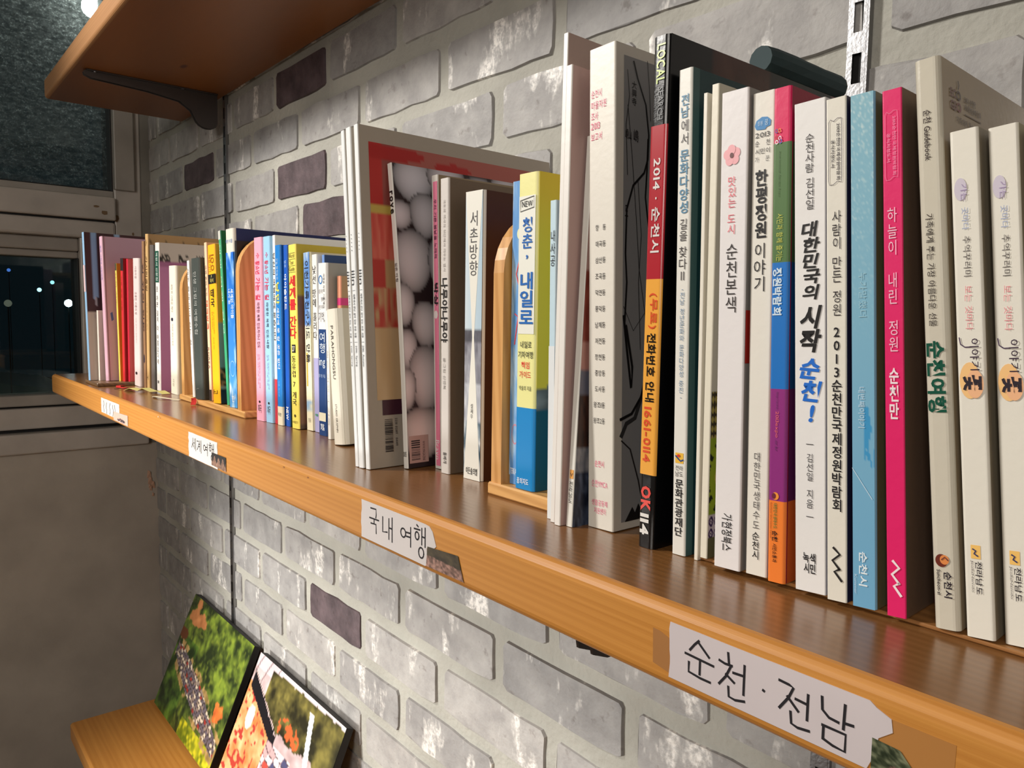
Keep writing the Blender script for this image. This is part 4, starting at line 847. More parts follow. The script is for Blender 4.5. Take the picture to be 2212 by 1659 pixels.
# between the rack and the tall report
b = Book('light blue booklet mostly hidden behind the tall white brochures', 1.4040, 0.0055, 0.0560, 0.0, 0.1966, -0.0029, 0.0, d=0.14, spine=(196, 220, 232), right=(180, 206, 222))
b.text([('내사공', 0.15, 0.95, 0.09, 0.205)], (30, 30, 34)); b.band(0.45, 1.0, (226, 230, 232))
b = Book('tallest pale brochure with a worn pinkish cover', 1.4102, 0.0038, 0.0520, 0.0, 0.2940, -0.0040, 0.0, d=0.185, back=0.007, spine=(230, 226, 220), right=(186, 160, 150))
b = Book('white brochure with a pinkish side in front of the tallest one', 1.4170, 0.0050, 0.0495, 0.0, 0.2741, -0.0058, 0.0, d=0.17, back=0.008, spine=(232, 228, 222), right=(196, 164, 158))
b.text([('+', 0.09, 0.094, 0.45, 0.46, 'h')], (60, 50, 50), side='c')
def p_lean(p, q):
    n = fbm(p*12, q*30, 3)
    if q < 0.34: return (196, 160, 152)
    if q < 0.52: return lerp((110, 40, 32), (176, 96, 80), n)
    if q < 0.60: return lerp((176, 120, 110), (196, 150, 140), n)
    if q < 0.66: return lerp((96, 106, 126), (120, 110, 120), n)
    if q < 0.80: return lerp((30, 24, 26), (104, 66, 50), n)
    if q < 0.86: return lerp((66, 74, 90), (186, 180, 178), n)
    return lerp((26, 32, 50), (92, 104, 128), (n-0.35)*2.2)
b = Book('leaning white brochure with a small orange emblem and a dark photo cover', 1.4237, 0.0052, 0.0530, 0.0, 0.2344, -0.0050, 0.0, d=0.16, back=0.0155, spine=(226, 224, 216), right=(60, 50, 52))
b.paint(p_lean, 0.0003, 0.03, 0.0, 1.0, 24, 110, side='c'); b.band(0.853, 0.876, (232, 166, 84), 0.25, 0.85); b.strokes([[(0.4, 0.862), (0.55, 0.870), (0.7, 0.862)]], 0.0004, (60, 50, 60)); b.text([('전라남도', 0.25, 0.85, 0.882, 0.94)], (50, 48, 50))
# the village report
b = Book('thick white report listing villages, its grey cover drawn with a black ink map', 1.4392, 0.0205, 0.0640, 0.0, 0.2812, -0.0079, 0.0, d=0.19, spine=(226, 221, 210), right=(206, 198, 186), rnd=0.05)
PKT = (226, 88, 128)
b.text([('순천시', 0.08, 0.50, 0.084, 0.100, 'h'), ('마을자원', 0.08, 0.68, 0.107, 0.123, 'h'), ('조사', 0.08, 0.36, 0.129, 0.145, 'h'), ('2013', 0.08, 0.44, 0.150, 0.164, 'h', 0.004), ('보고서', 0.08, 0.52, 0.171, 0.187, 'h')], PKT)
for i, t in enumerate(['향   동', '매곡동', '삼산동', '조곡동', '덕연동', '풍덕동', '남제동', '저전동', '장천동', '중앙동', '도사동', '왕조1동', '왕조2동']):
    f = 0.360+i*0.0336; b.text([(t, 0.27 if i < 11 else 0.22, 0.68, f, f+0.0125, 'h', 0.002)], (48, 44, 44))
b.text([('순천시', 0.28, 0.66, 0.854, 0.868, 'h')], PKT); b.text([('순천YMCA', 0.16, 0.80, 0.896, 0.911, 'h'), ('생활공동체', 0.16, 0.80, 0.938, 0.951, 'h'), ('지원센터', 0.26, 0.74, 0.955, 0.968, 'h')], (232, 120, 152))
b.band(0.022, 0.984, (136, 134, 134), 0.0070, 0.186, 'c', name='printed_picture')
def ik(*p): return [(0.0075+a*0.0215, f) for a, f in p]
b.strokes([ik((0.35, 0.03), (0.5, 0.06), (0.85, 0.11), (0.98, 0.17), (0.95, 0.22), (0.8, 0.25), (0.35, 0.28), (0.10, 0.33), (0.06, 0.42), (0.12, 0.48), (0.05, 0.56)), ik((0.95, 0.18), (0.92, 0.24), (0.86, 0.30), (1.0, 0.36), (1.3, 0.42))], 0.0012, (24, 22, 22), 'c', 0.0005, 'printed_line')
b.strokes([ik((0.10, 0.05), (0.18, 0.10), (0.05, 0.16), (0.12, 0.26)), ik((0.12, 0.12), (0.30, 0.22), (0.48, 0.34), (0.62, 0.45), (0.95, 0.57)), ik((0.55, 0.27), (0.70, 0.38), (0.60, 0.48), (0.70, 0.62)), ik((0.0, 0.53), (0.4, 0.58), (0.9, 0.54), (1.2, 0.58)), ik((0.9, 0.02), (1.0, 0.08), (1.05, 0.14))], 0.0004, (30, 28, 28), 'c', 0.0005, 'printed_line')
b.strokes([ik((0.0, 0.55), (0.14, 0.62), (0.32, 0.70), (0.36, 0.655), (0.10, 0.57)), ik((-0.1, 0.765), (0.35, 0.755), (0.75, 0.72), (0.98, 0.66))], 0.0017, (24, 22, 22), 'c', 0.0006, 'printed_line')
b.strokes([ik((-0.05, 0.80), (0.15, 0.775), (0.5, 0.765), (0.9, 0.70))], 0.0028, (52, 50, 50), 'c', 0.0004, 'printed_line')
b.strokes([ik((-0.05, 0.81), (0.3, 0.83), (0.65, 0.90), (0.9, 0.97), (0.95, 1.0))], 0.0009, (40, 34, 34), 'c', 0.0006, 'printed_line')
b.text([('大興寺', 0.0135, 0.0175, 0.068, 0.118), ('峴山', 0.0080, 0.0135, 0.168, 0.188, 'h'), ('嶋', 0.0150, 0.0195, 0.165, 0.19, 'h'), ('도', 0.0080, 0.0110, 0.322, 0.345, 'h')], (34, 30, 30), side='c', off=0.0005)
b.polys([[(0.010, 0.984), (0.0165, 0.955), (0.019, 0.968), (0.022, 0.95), (0.028, 0.984)]], (28, 26, 26), 'c', 0.0004)
# the black directory
def p_blk(p, q):
    if q < 0.12: return (10, 10, 12)
    return (14, 12, 14)
def p_blk2(p, q):
    if 0.18 < p < 0.50: return lerp((52, 22, 16), (92, 58, 44), fbm(p*12, q*40, 6)*1.2-0.3)
    if 0.50 < p < 0.86: return (10, 9, 10) if p < 0.66 else lerp((14, 12, 12), (52, 34, 24), vn(p*9, q*9))
    if 0.86 < p < 0.89: return (132, 110, 110)
    if p >= 0.89: return (132, 42, 22)
    return (10, 10, 12)
b = Book('tall black directory with a red and orange striped spine', 1.4796, 0.0112, 0.0570, 0.0, 0.2724, 0.0007, 0.0, d=0.192, spine=(20, 19, 20), right=(10, 10, 12), rough=0.25, rnd=0.25)
b.paint(p_blk2, 0.001, 0.190, 0.0, 1.0, 50, 30, side='c')
b.fullband(0.167, 0.461, (176, 38, 50)); b.fullband(0.461, 0.850, (238, 170, 70))
b.text([('LOCAL', 0.30, 0.80, 0.015, 0.090, 'rot', 0.02)], (196, 214, 120), off=0.0004); b.text([('SEARCH', 0.42, 0.74, 0.095, 0.158, 'rot', 0.01)], (120, 122, 124)); b.text([('& DIRECTORY', 0.22, 0.36, 0.10, 0.158, 'rot')], (84, 84, 88))
b.text([('2014 · 순천시', 0.28, 0.80, 0.228, 0.412, 'rot', 0.018)], (226, 220, 218), off=0.0005); b.text([('(무료)', 0.30, 0.80, 0.487, 0.560, 'rot', 0.018), ('1661-0114', 0.22, 0.66, 0.712, 0.826, 'rot', 0.025)], (220, 84, 50), off=0.0005); b.text([('전화번호 안내', 0.24, 0.80, 0.565, 0.705, 'rot', 0.022)], (24, 20, 18), off=0.0005)
b.text([('OK', 0.18, 0.80, 0.872, 0.926, 'rot', 0.045)], (222, 68, 58)); b.text([('114', 0.18, 0.72, 0.928, 0.975, 'rot', 0.045)], (228, 226, 222))
# the teal covered report
b = Book('white spined report with blue lettering and dark teal cover', 1.4990, 0.0088, 0.0614, 0.0, 0.2536, -0.0059, 0.0, d=0.185, spine=(228, 226, 218), right=(22, 58, 62))
BL = (76, 130, 162)
b.text([('전남', 0.22, 0.84, 0.050, 0.098, 'stack', 0.018), ('문화다양성', 0.2, 0.88, 0.160, 0.29, 'stack', 0.018)], BL); b.text([('에서', 0.22, 0.84, 0.100, 0.153), ('길을', 0.24, 0.84, 0.299, 0.346), ('찾다Ⅱ', 0.22, 0.84, 0.355, 0.428)], (58, 52, 54))
b.text([('-전남 청년문화와 문화다양성 증진-', 0.36, 0.72, 0.435, 0.672)], (120, 146, 172)); b.band(0.783, 0.805, (236, 186, 66), 0.2, 0.8); b.strokes([[(0.24, 0.79), (0.45, 0.796), (0.6, 0.80), (0.78, 0.797)]], 0.0008, (40, 70, 130)); b.disc(0.46, 0.789, 0.12, 0.003, (216, 60, 40), off=0.0005)
b.text([('전라', 0.2, 0.8, 0.810, 0.820, 'h'), ('남도', 0.2, 0.8, 0.822, 0.833, 'h')], (60, 58, 60)); b.text([('문화관광재단', 0.22, 0.82, 0.838, 0.960, 'stack', 0.02)], (30, 28, 30))
b.band(0.0, 1.0, (60, 92, 92), 0.0005, 0.006, 'c')
# two slim white ones and the green patterned cover
def p_pat(p, q):
    if q < 0.64: return (206, 200, 184)
    u = p*0.013
    if q < 0.74:
        a = math.hypot((u*1000) % 2.6-1.3, ((q*240) % 5-2.5)*0.55)
        return (166, 150, 80) if a < 0.95 else (66, 58, 44)
    if q < 0.905:
        r = math.hypot((u-0.010)*1000*1.4, (q-0.825)*240)
        if r < 5: return (166, 60, 44)
        if r < 7.5: return (216, 196, 120)
        if r < 14: return (150, 168, 44)
        if r < 19: return (36, 40, 30) if int(math.atan2(q-0.825, u-0.018)*9) % 2 else (150, 168, 44)
        return (140, 160, 44)
    if q < 0.955:
        a = math.hypot((u*1000) % 4.4-2.2, ((q*240) % 6.4-3.2)*0.7)
        return (66, 40, 88) if (1.0 < a < 1.9 or a < 0.5) else (206, 190, 196)
    return (100, 96, 66)
b = Book('slimmest white booklet beside the teal report', 1.5100, 0.0022, 0.0620, 0.0, 0.2390, -0.0043, 0.0, d=0.14, spine=(232, 226, 212))
b = Book('slim white booklet whose cover shows a green and purple pattern', 1.5145, 0.0042, 0.0622, 0.0022, 0.2400, -0.0032, 0.0, d=0.14, spine=(228, 222, 204), right=(206, 200, 184))
b.paint(p_pat, 0.0005, 0.0135, 0.0, 1.0, 30, 300, side='c')
ZB = 0.0022
# 50
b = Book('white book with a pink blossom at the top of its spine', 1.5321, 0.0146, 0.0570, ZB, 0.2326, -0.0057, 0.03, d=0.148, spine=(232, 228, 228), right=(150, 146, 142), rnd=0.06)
for i in range(5):
    a = i*math.tau/5-0.4; b.disc(0.44+0.17*math.cos(a), 0.131+0.0115*math.sin(a)*1.0, 0.15, 0.0105, (240, 176, 182), off=0.0003+i*0.00004)
b.disc(0.44, 0.131, 0.07, 0.0055, (110, 70, 70), off=0.0006)
b.text([('맛있는 도시', 0.30, 0.62, 0.173, 0.293, 'stack', 0.0, 0.04)], (232, 116, 128)); b.text([('순천본색', 0.26, 0.72, 0.310, 0.456, 'stack', -0.004 if False else 0.0)], (56, 50, 50)); b.text([('가현정북스', 0.30, 0.70, 0.880, 0.962, 'rot', 0.008, 0.0)], (40, 38, 40))
b.band(0.45, 0.56, (176, 44, 36), 0.001, 0.010, 'c')
# 51
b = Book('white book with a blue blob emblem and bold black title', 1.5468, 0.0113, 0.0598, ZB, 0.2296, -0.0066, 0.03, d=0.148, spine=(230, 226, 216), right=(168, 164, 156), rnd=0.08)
b.polys([[(0.12, 0.066), (0.2, 0.056), (0.45, 0.050), (0.7, 0.052), (0.86, 0.060), (0.84, 0.070), (0.66, 0.072), (0.6, 0.076), (0.4, 0.0755), (0.2, 0.074)]], (66, 134, 190)); b.text([('정원', 0.25, 0.5, 0.058, 0.067, 'h'), ('꿈', 0.58, 0.75, 0.057, 0.068, 'h')], (200, 222, 238), off=0.0005)
b.text([('2013', 0.14, 0.84, 0.081, 0.091, 'h'), ('순    천', 0.14, 0.84, 0.0965, 0.108, 'h'), ('시민이', 0.14, 0.86, 0.113, 0.124, 'h')], (50, 48, 48)); b.text([('가    꾼', 0.14, 0.82, 0.129, 0.140, 'h')], (110, 108, 108))
b.text([('한평정원', 0.18, 0.76, 0.155, 0.295, 'stack', 0.028)], (24, 22, 24)); b.text([('이야기', 0.16, 0.74, 0.303, 0.405)], (44, 40, 42)); b.text([('대한민국생태수도', 0.32, 0.66, 0.737, 0.902)], (90, 86, 86)); b.text([('순천시', 0.30, 0.66, 0.906, 0.966, 'stack', 0.006)], (30, 28, 30))
# 52
b = Book('book with pink, green, blue, purple and orange bands on its spine', 1.5583, 0.0085, 0.0585, ZB, 0.2292, -0.0078, 0.03, d=0.148, spine=(220, 28, 92), right=(150, 20, 56))
for f0, f1, c, c2 in ((0.108, 0.345, (82, 116, 66), (50, 76, 46)), (0.345, 0.600, (24, 114, 196), (12, 60, 104)), (0.600, 0.830, (142, 44, 124), (80, 24, 72)), (0.830, 1.0, (240, 128, 48), (186, 84, 30))):
    b.fullband(f0, f1, c); b.band(f0, f1, c2, 0.0022, 0.147, 'c')
for i, (u, f, c) in enumerate(((0.22, 0.084, (120, 90, 150)), (0.40, 0.084, (230, 130, 60)), (0.22, 0.097, (190, 60, 60)), (0.42, 0.099, (240, 220, 230)), (0.24, 0.106, (236, 236, 236)), (0.46, 0.1055, (90, 100, 190)))): b.disc(u, f, 0.09, 0.0045, c, ring=0.55, off=0.0005)
b.text([('시민과 함께 즐기는', 0.30, 0.66, 0.247, 0.343, 'rot', 0.0)], (206, 206, 90), off=0.0005); b.text([('International Garden Expo', 0.36, 0.46, 0.125, 0.215, 'rot')], (60, 84, 50), off=0.0005)
b.text([('정원박람회', 0.12, 0.66, 0.354, 0.452, 'rot', 0.03)], (214, 232, 244), off=0.0005); b.text([('2013expo', 0.34, 0.58, 0.645, 0.700, 'rot')], (226, 110, 110), off=0.0005); b.text([('http://www.', 0.38, 0.54, 0.606, 0.643, 'rot'), ('.or.kr', 0.38, 0.54, 0.703, 0.728, 'rot')], (100, 50, 100), off=0.0005)
b.disc(0.45, 0.820, 0.20, 0.008, (240, 150, 60), off=0.0005); b.disc(0.36, 0.820, 0.12, 0.006, (110, 40, 60), off=0.0006)
b.text([('대한민국생태수도', 0.34, 0.56, 0.834, 0.888, 'rot', 0.01)], (36, 120, 60), off=0.0005); b.text([('순천', 0.28, 0.6, 0.892, 0.914, 'rot', 0.03), ('시민소통과', 0.30, 0.56, 0.918, 0.958, 'rot', 0.012)], (56, 30, 20), off=0.0005); b.text([('Suncheon Information Center', 0.16, 0.24, 0.834, 0.91, 'rot')], (120, 60, 30), off=0.0005)
# 53
b = Book('white book with black brush title ending in blue words', 1.5754, 0.0144, 0.0590, ZB, 0.2204, -0.0116, 0.03, d=0.148, spine=(232, 230, 228), right=(216, 214, 220), rnd=0.04)
b.text([('순천사람', 0.36, 0.66, 0.064, 0.143), ('김선일', 0.36, 0.66, 0.152, 0.217)], (70, 66, 66)); b.text([('대한민국의', 0.24, 0.80, 0.240, 0.398, 'stack', 0.028, 0.10, 0.18), ('시작', 0.18, 0.86, 0.408, 0.505, 'stack', 0.034, 0.08, 0.2)], (26, 24, 24))
b.text([('순천!', 0.18, 0.84, 0.515, 0.652, 'stack', 0.034, 0.10, 0.2)], (30, 108, 206)); b.text([('김선일', 0.38, 0.62, 0.711, 0.769), ('지음', 0.38, 0.62, 0.785, 0.826)], (70, 68, 70)); b.polys([[(0.38, f), (0.62, f), (0.62, f+0.0015), (0.38, f+0.0015)] for f in (0.692, 0.842)], (70, 68, 70))
b.text([('녹색', 0.26, 0.70, 0.918, 0.939, 'h', 0.022), ('시민', 0.28, 0.70, 0.940, 0.961, 'h', 0.022)], (40, 38, 40))
# 54
def ticket(b, col, wd=0.00025):
    b.strokes([[(0.16, 0.046), (0.24, 0.041), (0.40, 0.045), (0.60, 0.040), (0.78, 0.041), (0.80, 0.055), (0.80, 0.155), (0.78, 0.165), (0.60, 0.162), (0.38, 0.168), (0.20, 0.168), (0.15, 0.160), (0.16, 0.046)]], wd, col)
def zigzag(b, col): b.strokes([[(0.36, 0.892), (0.68, 0.904), (0.30, 0.918), (0.66, 0.934)], [(0.66, 0.934), (0.40, 0.940), (0.76, 0.957)]], 0.0011, col)
b = Book('off white book with a ticket outline at the top and black zigzag mark', 1.5883, 0.0088, 0.0583, ZB, 0.2192, -0.0120, 0.03, d=0.148, spine=(226, 222, 210), right=(40, 40, 74), rnd=0.08)
ticket(b, (110, 104, 110)); b.text([('2013순천만국제정원박람회', 0.54, 0.72, 0.050, 0.160, 'rot', 0.012), ('공식지정도서', 0.26, 0.44, 0.080, 0.135, 'rot', 0.012)], (60, 54, 60))
b.text([('사람이', 0.30, 0.78, 0.218, 0.296), ('만든', 0.30, 0.80, 0.308, 0.362), ('정원', 0.30, 0.78, 0.375, 0.427)], (50, 44, 48)); b.text([('2013순천만국제정원박람회', 0.26, 0.80, 0.445, 0.818, 'stack', 0.016)], (28, 26, 30)); zigzag(b, (34, 32, 34))
# 55
def p_hol(p, q):
    n = vn(p*26, q*520, 2); c = lerp((140, 186, 202), (112, 170, 206), q)
    if q < 0.47: return lerp(c, (214, 228, 226), (n-0.62)*2.5*(1-q/0.5))
    if 0.6 < q < 0.72 and p > 0.5 and fbm(p*3, q*14) > 0.5: return (66, 150, 200)
    return c
b = Book('sky blue book with a glittering upper spine and white lettering', 1.5997, 0.0100, 0.0600, ZB, 0.2191, -0.0129, 0.03, d=0.148, spine=(126, 180, 208), right=(116, 110, 80), rough=0.28)
b.paint(p_hol, 0.03, 0.97, 0.0, 1.0, 14, 220); b.text([('네번째이야기', 0.30, 0.58, 0.562, 0.645, 'rot')], (196, 220, 236), off=0.0005); b.text([('순천시', 0.30, 0.66, 0.887, 0.958, 'rot', 0.02)], (226, 238, 244), off=0.0005); b.text([('누가말했더', 0.34, 0.66, 0.34, 0.43, 'rot')], (160, 200, 214), off=0.0005); b.strokes([[(0.04, 0.724), (0.88, 0.782)]], 0.00022, (216, 230, 238), off=0.0006); b.text([('Kummer', 0.10, 0.22, 0.935, 0.975, 'rot')], (186, 212, 232), off=0.0005)
# 56
b = Book('hot pink book with white title and white zigzag mark', 1.6130, 0.0077, 0.0607, ZB, 0.2185, -0.0143, 0.03, d=0.148, spine=(226, 30, 104), right=(104, 84, 70), rnd=0.08)
ticket(b, (240, 130, 170), 0.0002); b.text([('2013순천만국제정원박람회', 0.54, 0.72, 0.050, 0.160, 'rot', 0.012), ('공식지정도서', 0.24, 0.42, 0.080, 0.135, 'rot', 0.012)], (244, 140, 180))
b.text([('하늘이', 0.22, 0.74, 0.218, 0.310), ('내린', 0.22, 0.74, 0.340, 0.402), ('정원', 0.22, 0.76, 0.430, 0.492)], (240, 196, 214)); b.text([('순천만', 0.24, 0.76, 0.520, 0.620, 'stack', 0.024)], (244, 226, 232)); zigzag(b, (244, 226, 232)); b.band(0.93, 1.0, (120, 36, 50), 0.03, 0.10, 'c')
# 57
b = Book('tall glossy cream guidebook with handwritten green title', 1.6317, 0.0095, 0.0630, ZB, 0.2286, -0.0212, 0.03, d=0.145, spine=(206, 200, 184), right=(176, 158, 130), rough=0.22, rnd=0.25)
b.text([('순천 Guidebook', 0.32, 0.62, 0.088, 0.177, 'rot', 0.012)], (84, 76, 74)); b.text([('가족에게 주는 가장 아름다운 선물', 0.26, 0.56, 0.268, 0.466, 'rot', 0.006)], (84, 78, 74)); b.text([('순천여행', 0.10, 0.82, 0.490, 0.618, 'rot', 0.035)], (26, 84, 66))
b.disc(0.40, 0.878, 0.24, 0.0115, (110, 50, 40)); b.disc(0.52, 0.876, 0.18, 0.0085, (224, 140, 80), off=0.0004); b.strokes([[(0.42, 0.876), (0.54, 0.871), (0.66, 0.876)]], 0.0005, (120, 70, 60), off=0.0006); b.text([('순천시', 0.46, 0.78, 0.896, 0.944, 'rot', 0.02)], (40, 34, 44)); b.text([('Suncheon-si', 0.20, 0.34, 0.894, 0.940, 'rot', 0.02)], (50, 44, 50))
b.text([('2013 순천만', 0.026, 0.040, 0.048, 0.060, 'h', 0.01), ('국제정원박람회', 0.026, 0.046, 0.063, 0.075, 'h', 0.01), ('가족에게 주는 순천', 0.016, 0.044, 0.092, 0.104, 'h')], (92, 74, 56), side='c'); b.polys([[(0.026, 0.081), (0.046, 0.081), (0.046, 0.083), (0.026, 0.083)]], (110, 92, 72), 'c')
b.text([('EC', 0.010, 0.0165, 0.046, 0.062, 'h', 0.03), ('GE', 0.010, 0.0165, 0.067, 0.084, 'h', 0.03)], (120, 76, 66), side='c'); b.disc(0.0195, 0.054, 0.0026, 0.0085, (80, 60, 46), 'c', ring=0.6); b.disc(0.0195, 0.075, 0.0026, 0.0085, (130, 60, 56), 'c', ring=0.6); b.strokes([[(0.0190, 0.042), (0.0200, 0.035), (0.0192, 0.029)]], 0.0008, (70, 50, 40), 'c')
# 58, 59 twins and the next one
for (xc, y, ln, lab, dx) in ((1.6436, 0.0642, -0.0182, 'white storybook with an orange circle, left one of the matching pair', 0), (1.6558, 0.0680, -0.0182, 'white storybook with an orange circle, right one of the matching pair', 1)):
    b = Book(lab, xc, 0.0100, y, ZB, 0.1985, ln, 0.03, d=0.14, spine=(230, 226, 214), right=(150, 140, 120), rnd=0.12)
    b.disc(0.34, 0.115, 0.22, 0.022, (206, 198, 212)); b.text([('가는', 0.34, 0.58, 0.104, 0.140, 'rot')], (168, 150, 186), off=0.0005); b.text([('곳마다', 0.36, 0.60, 0.150, 0.196, 'rot')], (160, 172, 206), off=0.0005); b.text([('추억꾸러미', 0.36, 0.62, 0.206, 0.288, 'rot')], (100, 94, 92)); b.text([('보는 것마다', 0.36, 0.62, 0.303, 0.392, 'rot')], (232, 150, 156))
    b.disc(0.44, 0.490, 0.36, 0.036, (244, 196, 132)); b.disc(0.62, 0.497, 0.30, 0.028, (240, 184, 140), off=0.00045); b.text([('이야기', 0.48, 0.80, 0.405, 0.472, 'rot', 0.006)], (58, 40, 60), off=0.0006); b.text([('꽃', 0.20, 0.86, 0.478, 0.512, 'rot', 0.04)], (44, 34, 44), off=0.0006)
    b.strokes([[(0.12, 0.405), (0.16, 0.418), (0.30, 0.424), (0.48, 0.424)]], 0.0004, (70, 50, 80))
    b.band(0.815, 0.842, (244, 196, 108), 0.26, 0.60); b.strokes([[(0.34, 0.823), (0.44, 0.826), (0.38, 0.832), (0.50, 0.836)]], 0.0006, (60, 60, 100)); b.text([('전라남도', 0.40, 0.64, 0.845, 0.913, 'rot', 0.01)], (50, 44, 50)); b.text([('JeollaNamdo', 0.24, 0.34, 0.845, 0.910, 'rot')], (120, 114, 112))
b = Book('greenish cream book cut by the right picture edge', 1.6705, 0.0140, 0.0735, ZB, 0.2030, -0.0190, 0.03, d=0.14, spine=(214, 212, 190), right=(180, 176, 150), rnd=0.12)
# dark rolled poster lying on the tall books
rp = empty('rolled_paper', (1.4795, 0.0, 0.2818), label='dark teal paper roll lying on the back of the black directory', cat='paper roll')
rr = random.Random(4); V = []; F = []; nr = 12
for k in range(9):
    yy = 0.150+k*0.0112; rad = 0.0085*(1 if k else 0.9)
    for i in range(nr): a = i*math.tau/nr; q_ = rad*(1+rr.uniform(-0.03, 0.03)); V.append((q_*math.cos(a), yy, q_*math.sin(a)))
for k in range(8):
    for i in range(nr): F.append((k*nr+i, k*nr+(i+1) % nr, (k+1)*nr+(i+1) % nr, (k+1)*nr+i))
F += [tuple(range(nr))]; obj('roll', V, F, mat((36, 60, 64), 0.7, vary=0.3), rp)
obj('paper_end', [(0.0085*math.cos(i*math.tau/nr), 0.2398, 0.0085*math.sin(i*math.tau/nr)) for i in range(nr)], [tuple(range(nr))], mat((170, 160, 150), 0.8), rp)

# ------------------------------------------------------------------ tape labels on the shelf front (y = 0)
class Tape:
    def __init__(s, name, label, pts, col, d=0.00035, cat='label', rough=0.7, m=None):
        s.root = empty(name, (0, 0, 0), label=label, cat=cat)
        n = len(pts); V = [(x, -d, z) for x, z in pts]+[(x, -0.00002, z) for x, z in pts]
        F = [tuple(range(n))]+[(i, (i+1) % n, n+(i+1) % n, n+i) for i in range(n)]
        obj('tape', V, F, m or mat(col, rough, vary=0.08), s.root); s.d = d
    def strokes(s, lines, w_, col=(24, 20, 26)):
        for i, ln in enumerate(lines):
            V = []; F = []; ribbon(V, F, ln, w_); obj('pen_stroke', [(a, -s.d-0.00012-0.00001*(i % 5), b_) for a, b_ in V], F, ink(col, 0.8), s.root)
    def paint(s, pts, fn, nx=24, nz=16, d=0.00055, name='photo_scrap'):
        # pts: four corners TL TR BR BL
        V = []; cols = []
        for j in range(nz+1):
            for i in range(nx+1):
                p, q = i/nx, j/nz; a = [pts[0][k]*(1-p)+pts[1][k]*p for k in (0, 1)]; c = [pts[3][k]*(1-p)+pts[2][k]*p for k in (0, 1)]
                V.append((a[0]*(1-q)+c[0]*q, -d, a[1]*(1-q)+c[1]*q)); cols.append(fn(p, q))
        F = [(j*(nx+1)+i, (j+1)*(nx+1)+i, (j+1)*(nx+1)+i+1, j*(nx+1)+i+1) for j in range(nz) for i in range(nx)]
        o = obj(name, V, F, attr_mat(0.5), s.root); setcol(o.data, cols)
def torn(x0, x1, z0, z1, seed=0, amp=0.0008, right=None):
    rr = random.Random(seed); P = [(x0+(x1-x0)*i/6, z1+rr.uniform(-1, 1)*amp*0.15) for i in range(7)]
    P += right or [(x1+rr.uniform(-amp, amp), z1-(z1-z0)*i/6) for i in range(1, 6)]
    P += [(x1-(x1-x0)*i/6, z0+rr.uniform(-1, 1)*amp*0.15) for i in range(7)]
    P += [(x0+rr.uniform(-amp, amp), z0+(z1-z0)*i/8) for i in range(1, 8)]
    return P
# (stroke coordinates below are metres on the shelf face)
TP = (206, 196, 198)
o = Tape('stain', 'patch of old brown glue right of the large paper label', [(1.6300, -0.0105), (1.6590, -0.0105), (1.6588, -0.0240), (1.6300, -0.0245)], (176, 120, 58), 0.0001, 'glue mark')
o = Tape('stain', 'small patch of old brown glue left of the large paper label', [(1.5335, -0.0125), (1.5375, -0.0128), (1.5450, -0.0150), (1.5450, -0.0305), (1.5340, -0.0285)], (164, 112, 60), 0.0001, 'glue mark')
t = Tape('tape_label', 'largest paper tape label, hand-lettered in black marker at the lower right', torn(1.5432, 1.6310, -0.0318, -0.0068, 2, 0.0005, [(1.6335, -0.0085), (1.6385, -0.0105), (1.6392, -0.0150), (1.6345, -0.0190), (1.6338, -0.0250)]), TP)
def hw(x0, z0, sx, sz, L_): return [[(x0+a*sx, z0-b_*sz) for a, b_ in ln] for ln in L_]
# glyph strokes in unit cells
SUN = [[(0.45, 0.0), (0.30, 0.12), (0.12, 0.30)], [(0.45, 0.05), (0.85, 0.30)], [(-0.05, 0.42), (1.02, 0.46)], [(0.52, 0.46), (0.52, 0.80)], [(0.10, 0.60), (0.10, 0.84), (0.55, 0.88), (0.92, 0.88)]]
CHEON = [[(0.30, 0.0), (0.34, 0.22)], [(0.0, 0.24), (0.20, 0.27), (0.45, 0.26)], [(0.42, 0.27), (0.25, 0.55), (0.02, 0.78)], [(0.25, 0.50), (0.55, 0.62)], [(0.50, 0.40), (0.85, 0.38)], [(0.88, 0.14), (0.88, 0.80)], [(0.35, 0.76), (0.38, 0.98), (0.60, 1.0), (0.92, 0.94)]]
JEON = [[(-0.02, 0.04), (0.30, 0.06), (0.44, 0.10), (0.30, 0.38), (0.02, 0.72)], [(0.26, 0.36), (0.62, 0.62)], [(0.52, 0.34), (0.88, 0.36)], [(0.90, 0.12), (0.90, 0.74)], [(0.38, 0.70), (0.42, 0.98), (0.62, 1.02), (0.98, 0.98)]]
NAM = [[(0.05, 0.02), (0.08, 0.30), (0.30, 0.42), (0.60, 0.44)], [(0.78, 0.0), (0.76, 0.54)], [(0.78, 0.40), (1.05, 0.38)], [(0.14, 0.66), (0.14, 0.94)], [(0.10, 0.64), (0.84, 0.64), (0.84, 1.02), (0.45, 1.0), (0.14, 0.94)]]
W1 = 0.00110
t.strokes(hw(1.5525, -0.0102, 0.0135, 0.0180, SUN)+hw(1.5690, -0.0102, 0.0135, 0.0185, CHEON)+hw(1.5965, -0.0120, 0.0130, 0.0160, JEON)+hw(1.6130, -0.0120, 0.0120, 0.0170, NAM)+[[(1.5895, -0.0195), (1.5900, -0.0197)]], W1)
t.paint([(1.6325, -0.0195), (1.6420, -0.0200), (1.6520, -0.0310), (1.6325, -0.0310)], lambda p, q: (112, 84, 74) if (p-0.62)**2*1.3+(q-0.85)**2*2 < 0.12 else lerp((34, 44, 26), (124, 128, 100), (fbm(p*5, q*6, 2)-0.3)*2.2), 30, 24)
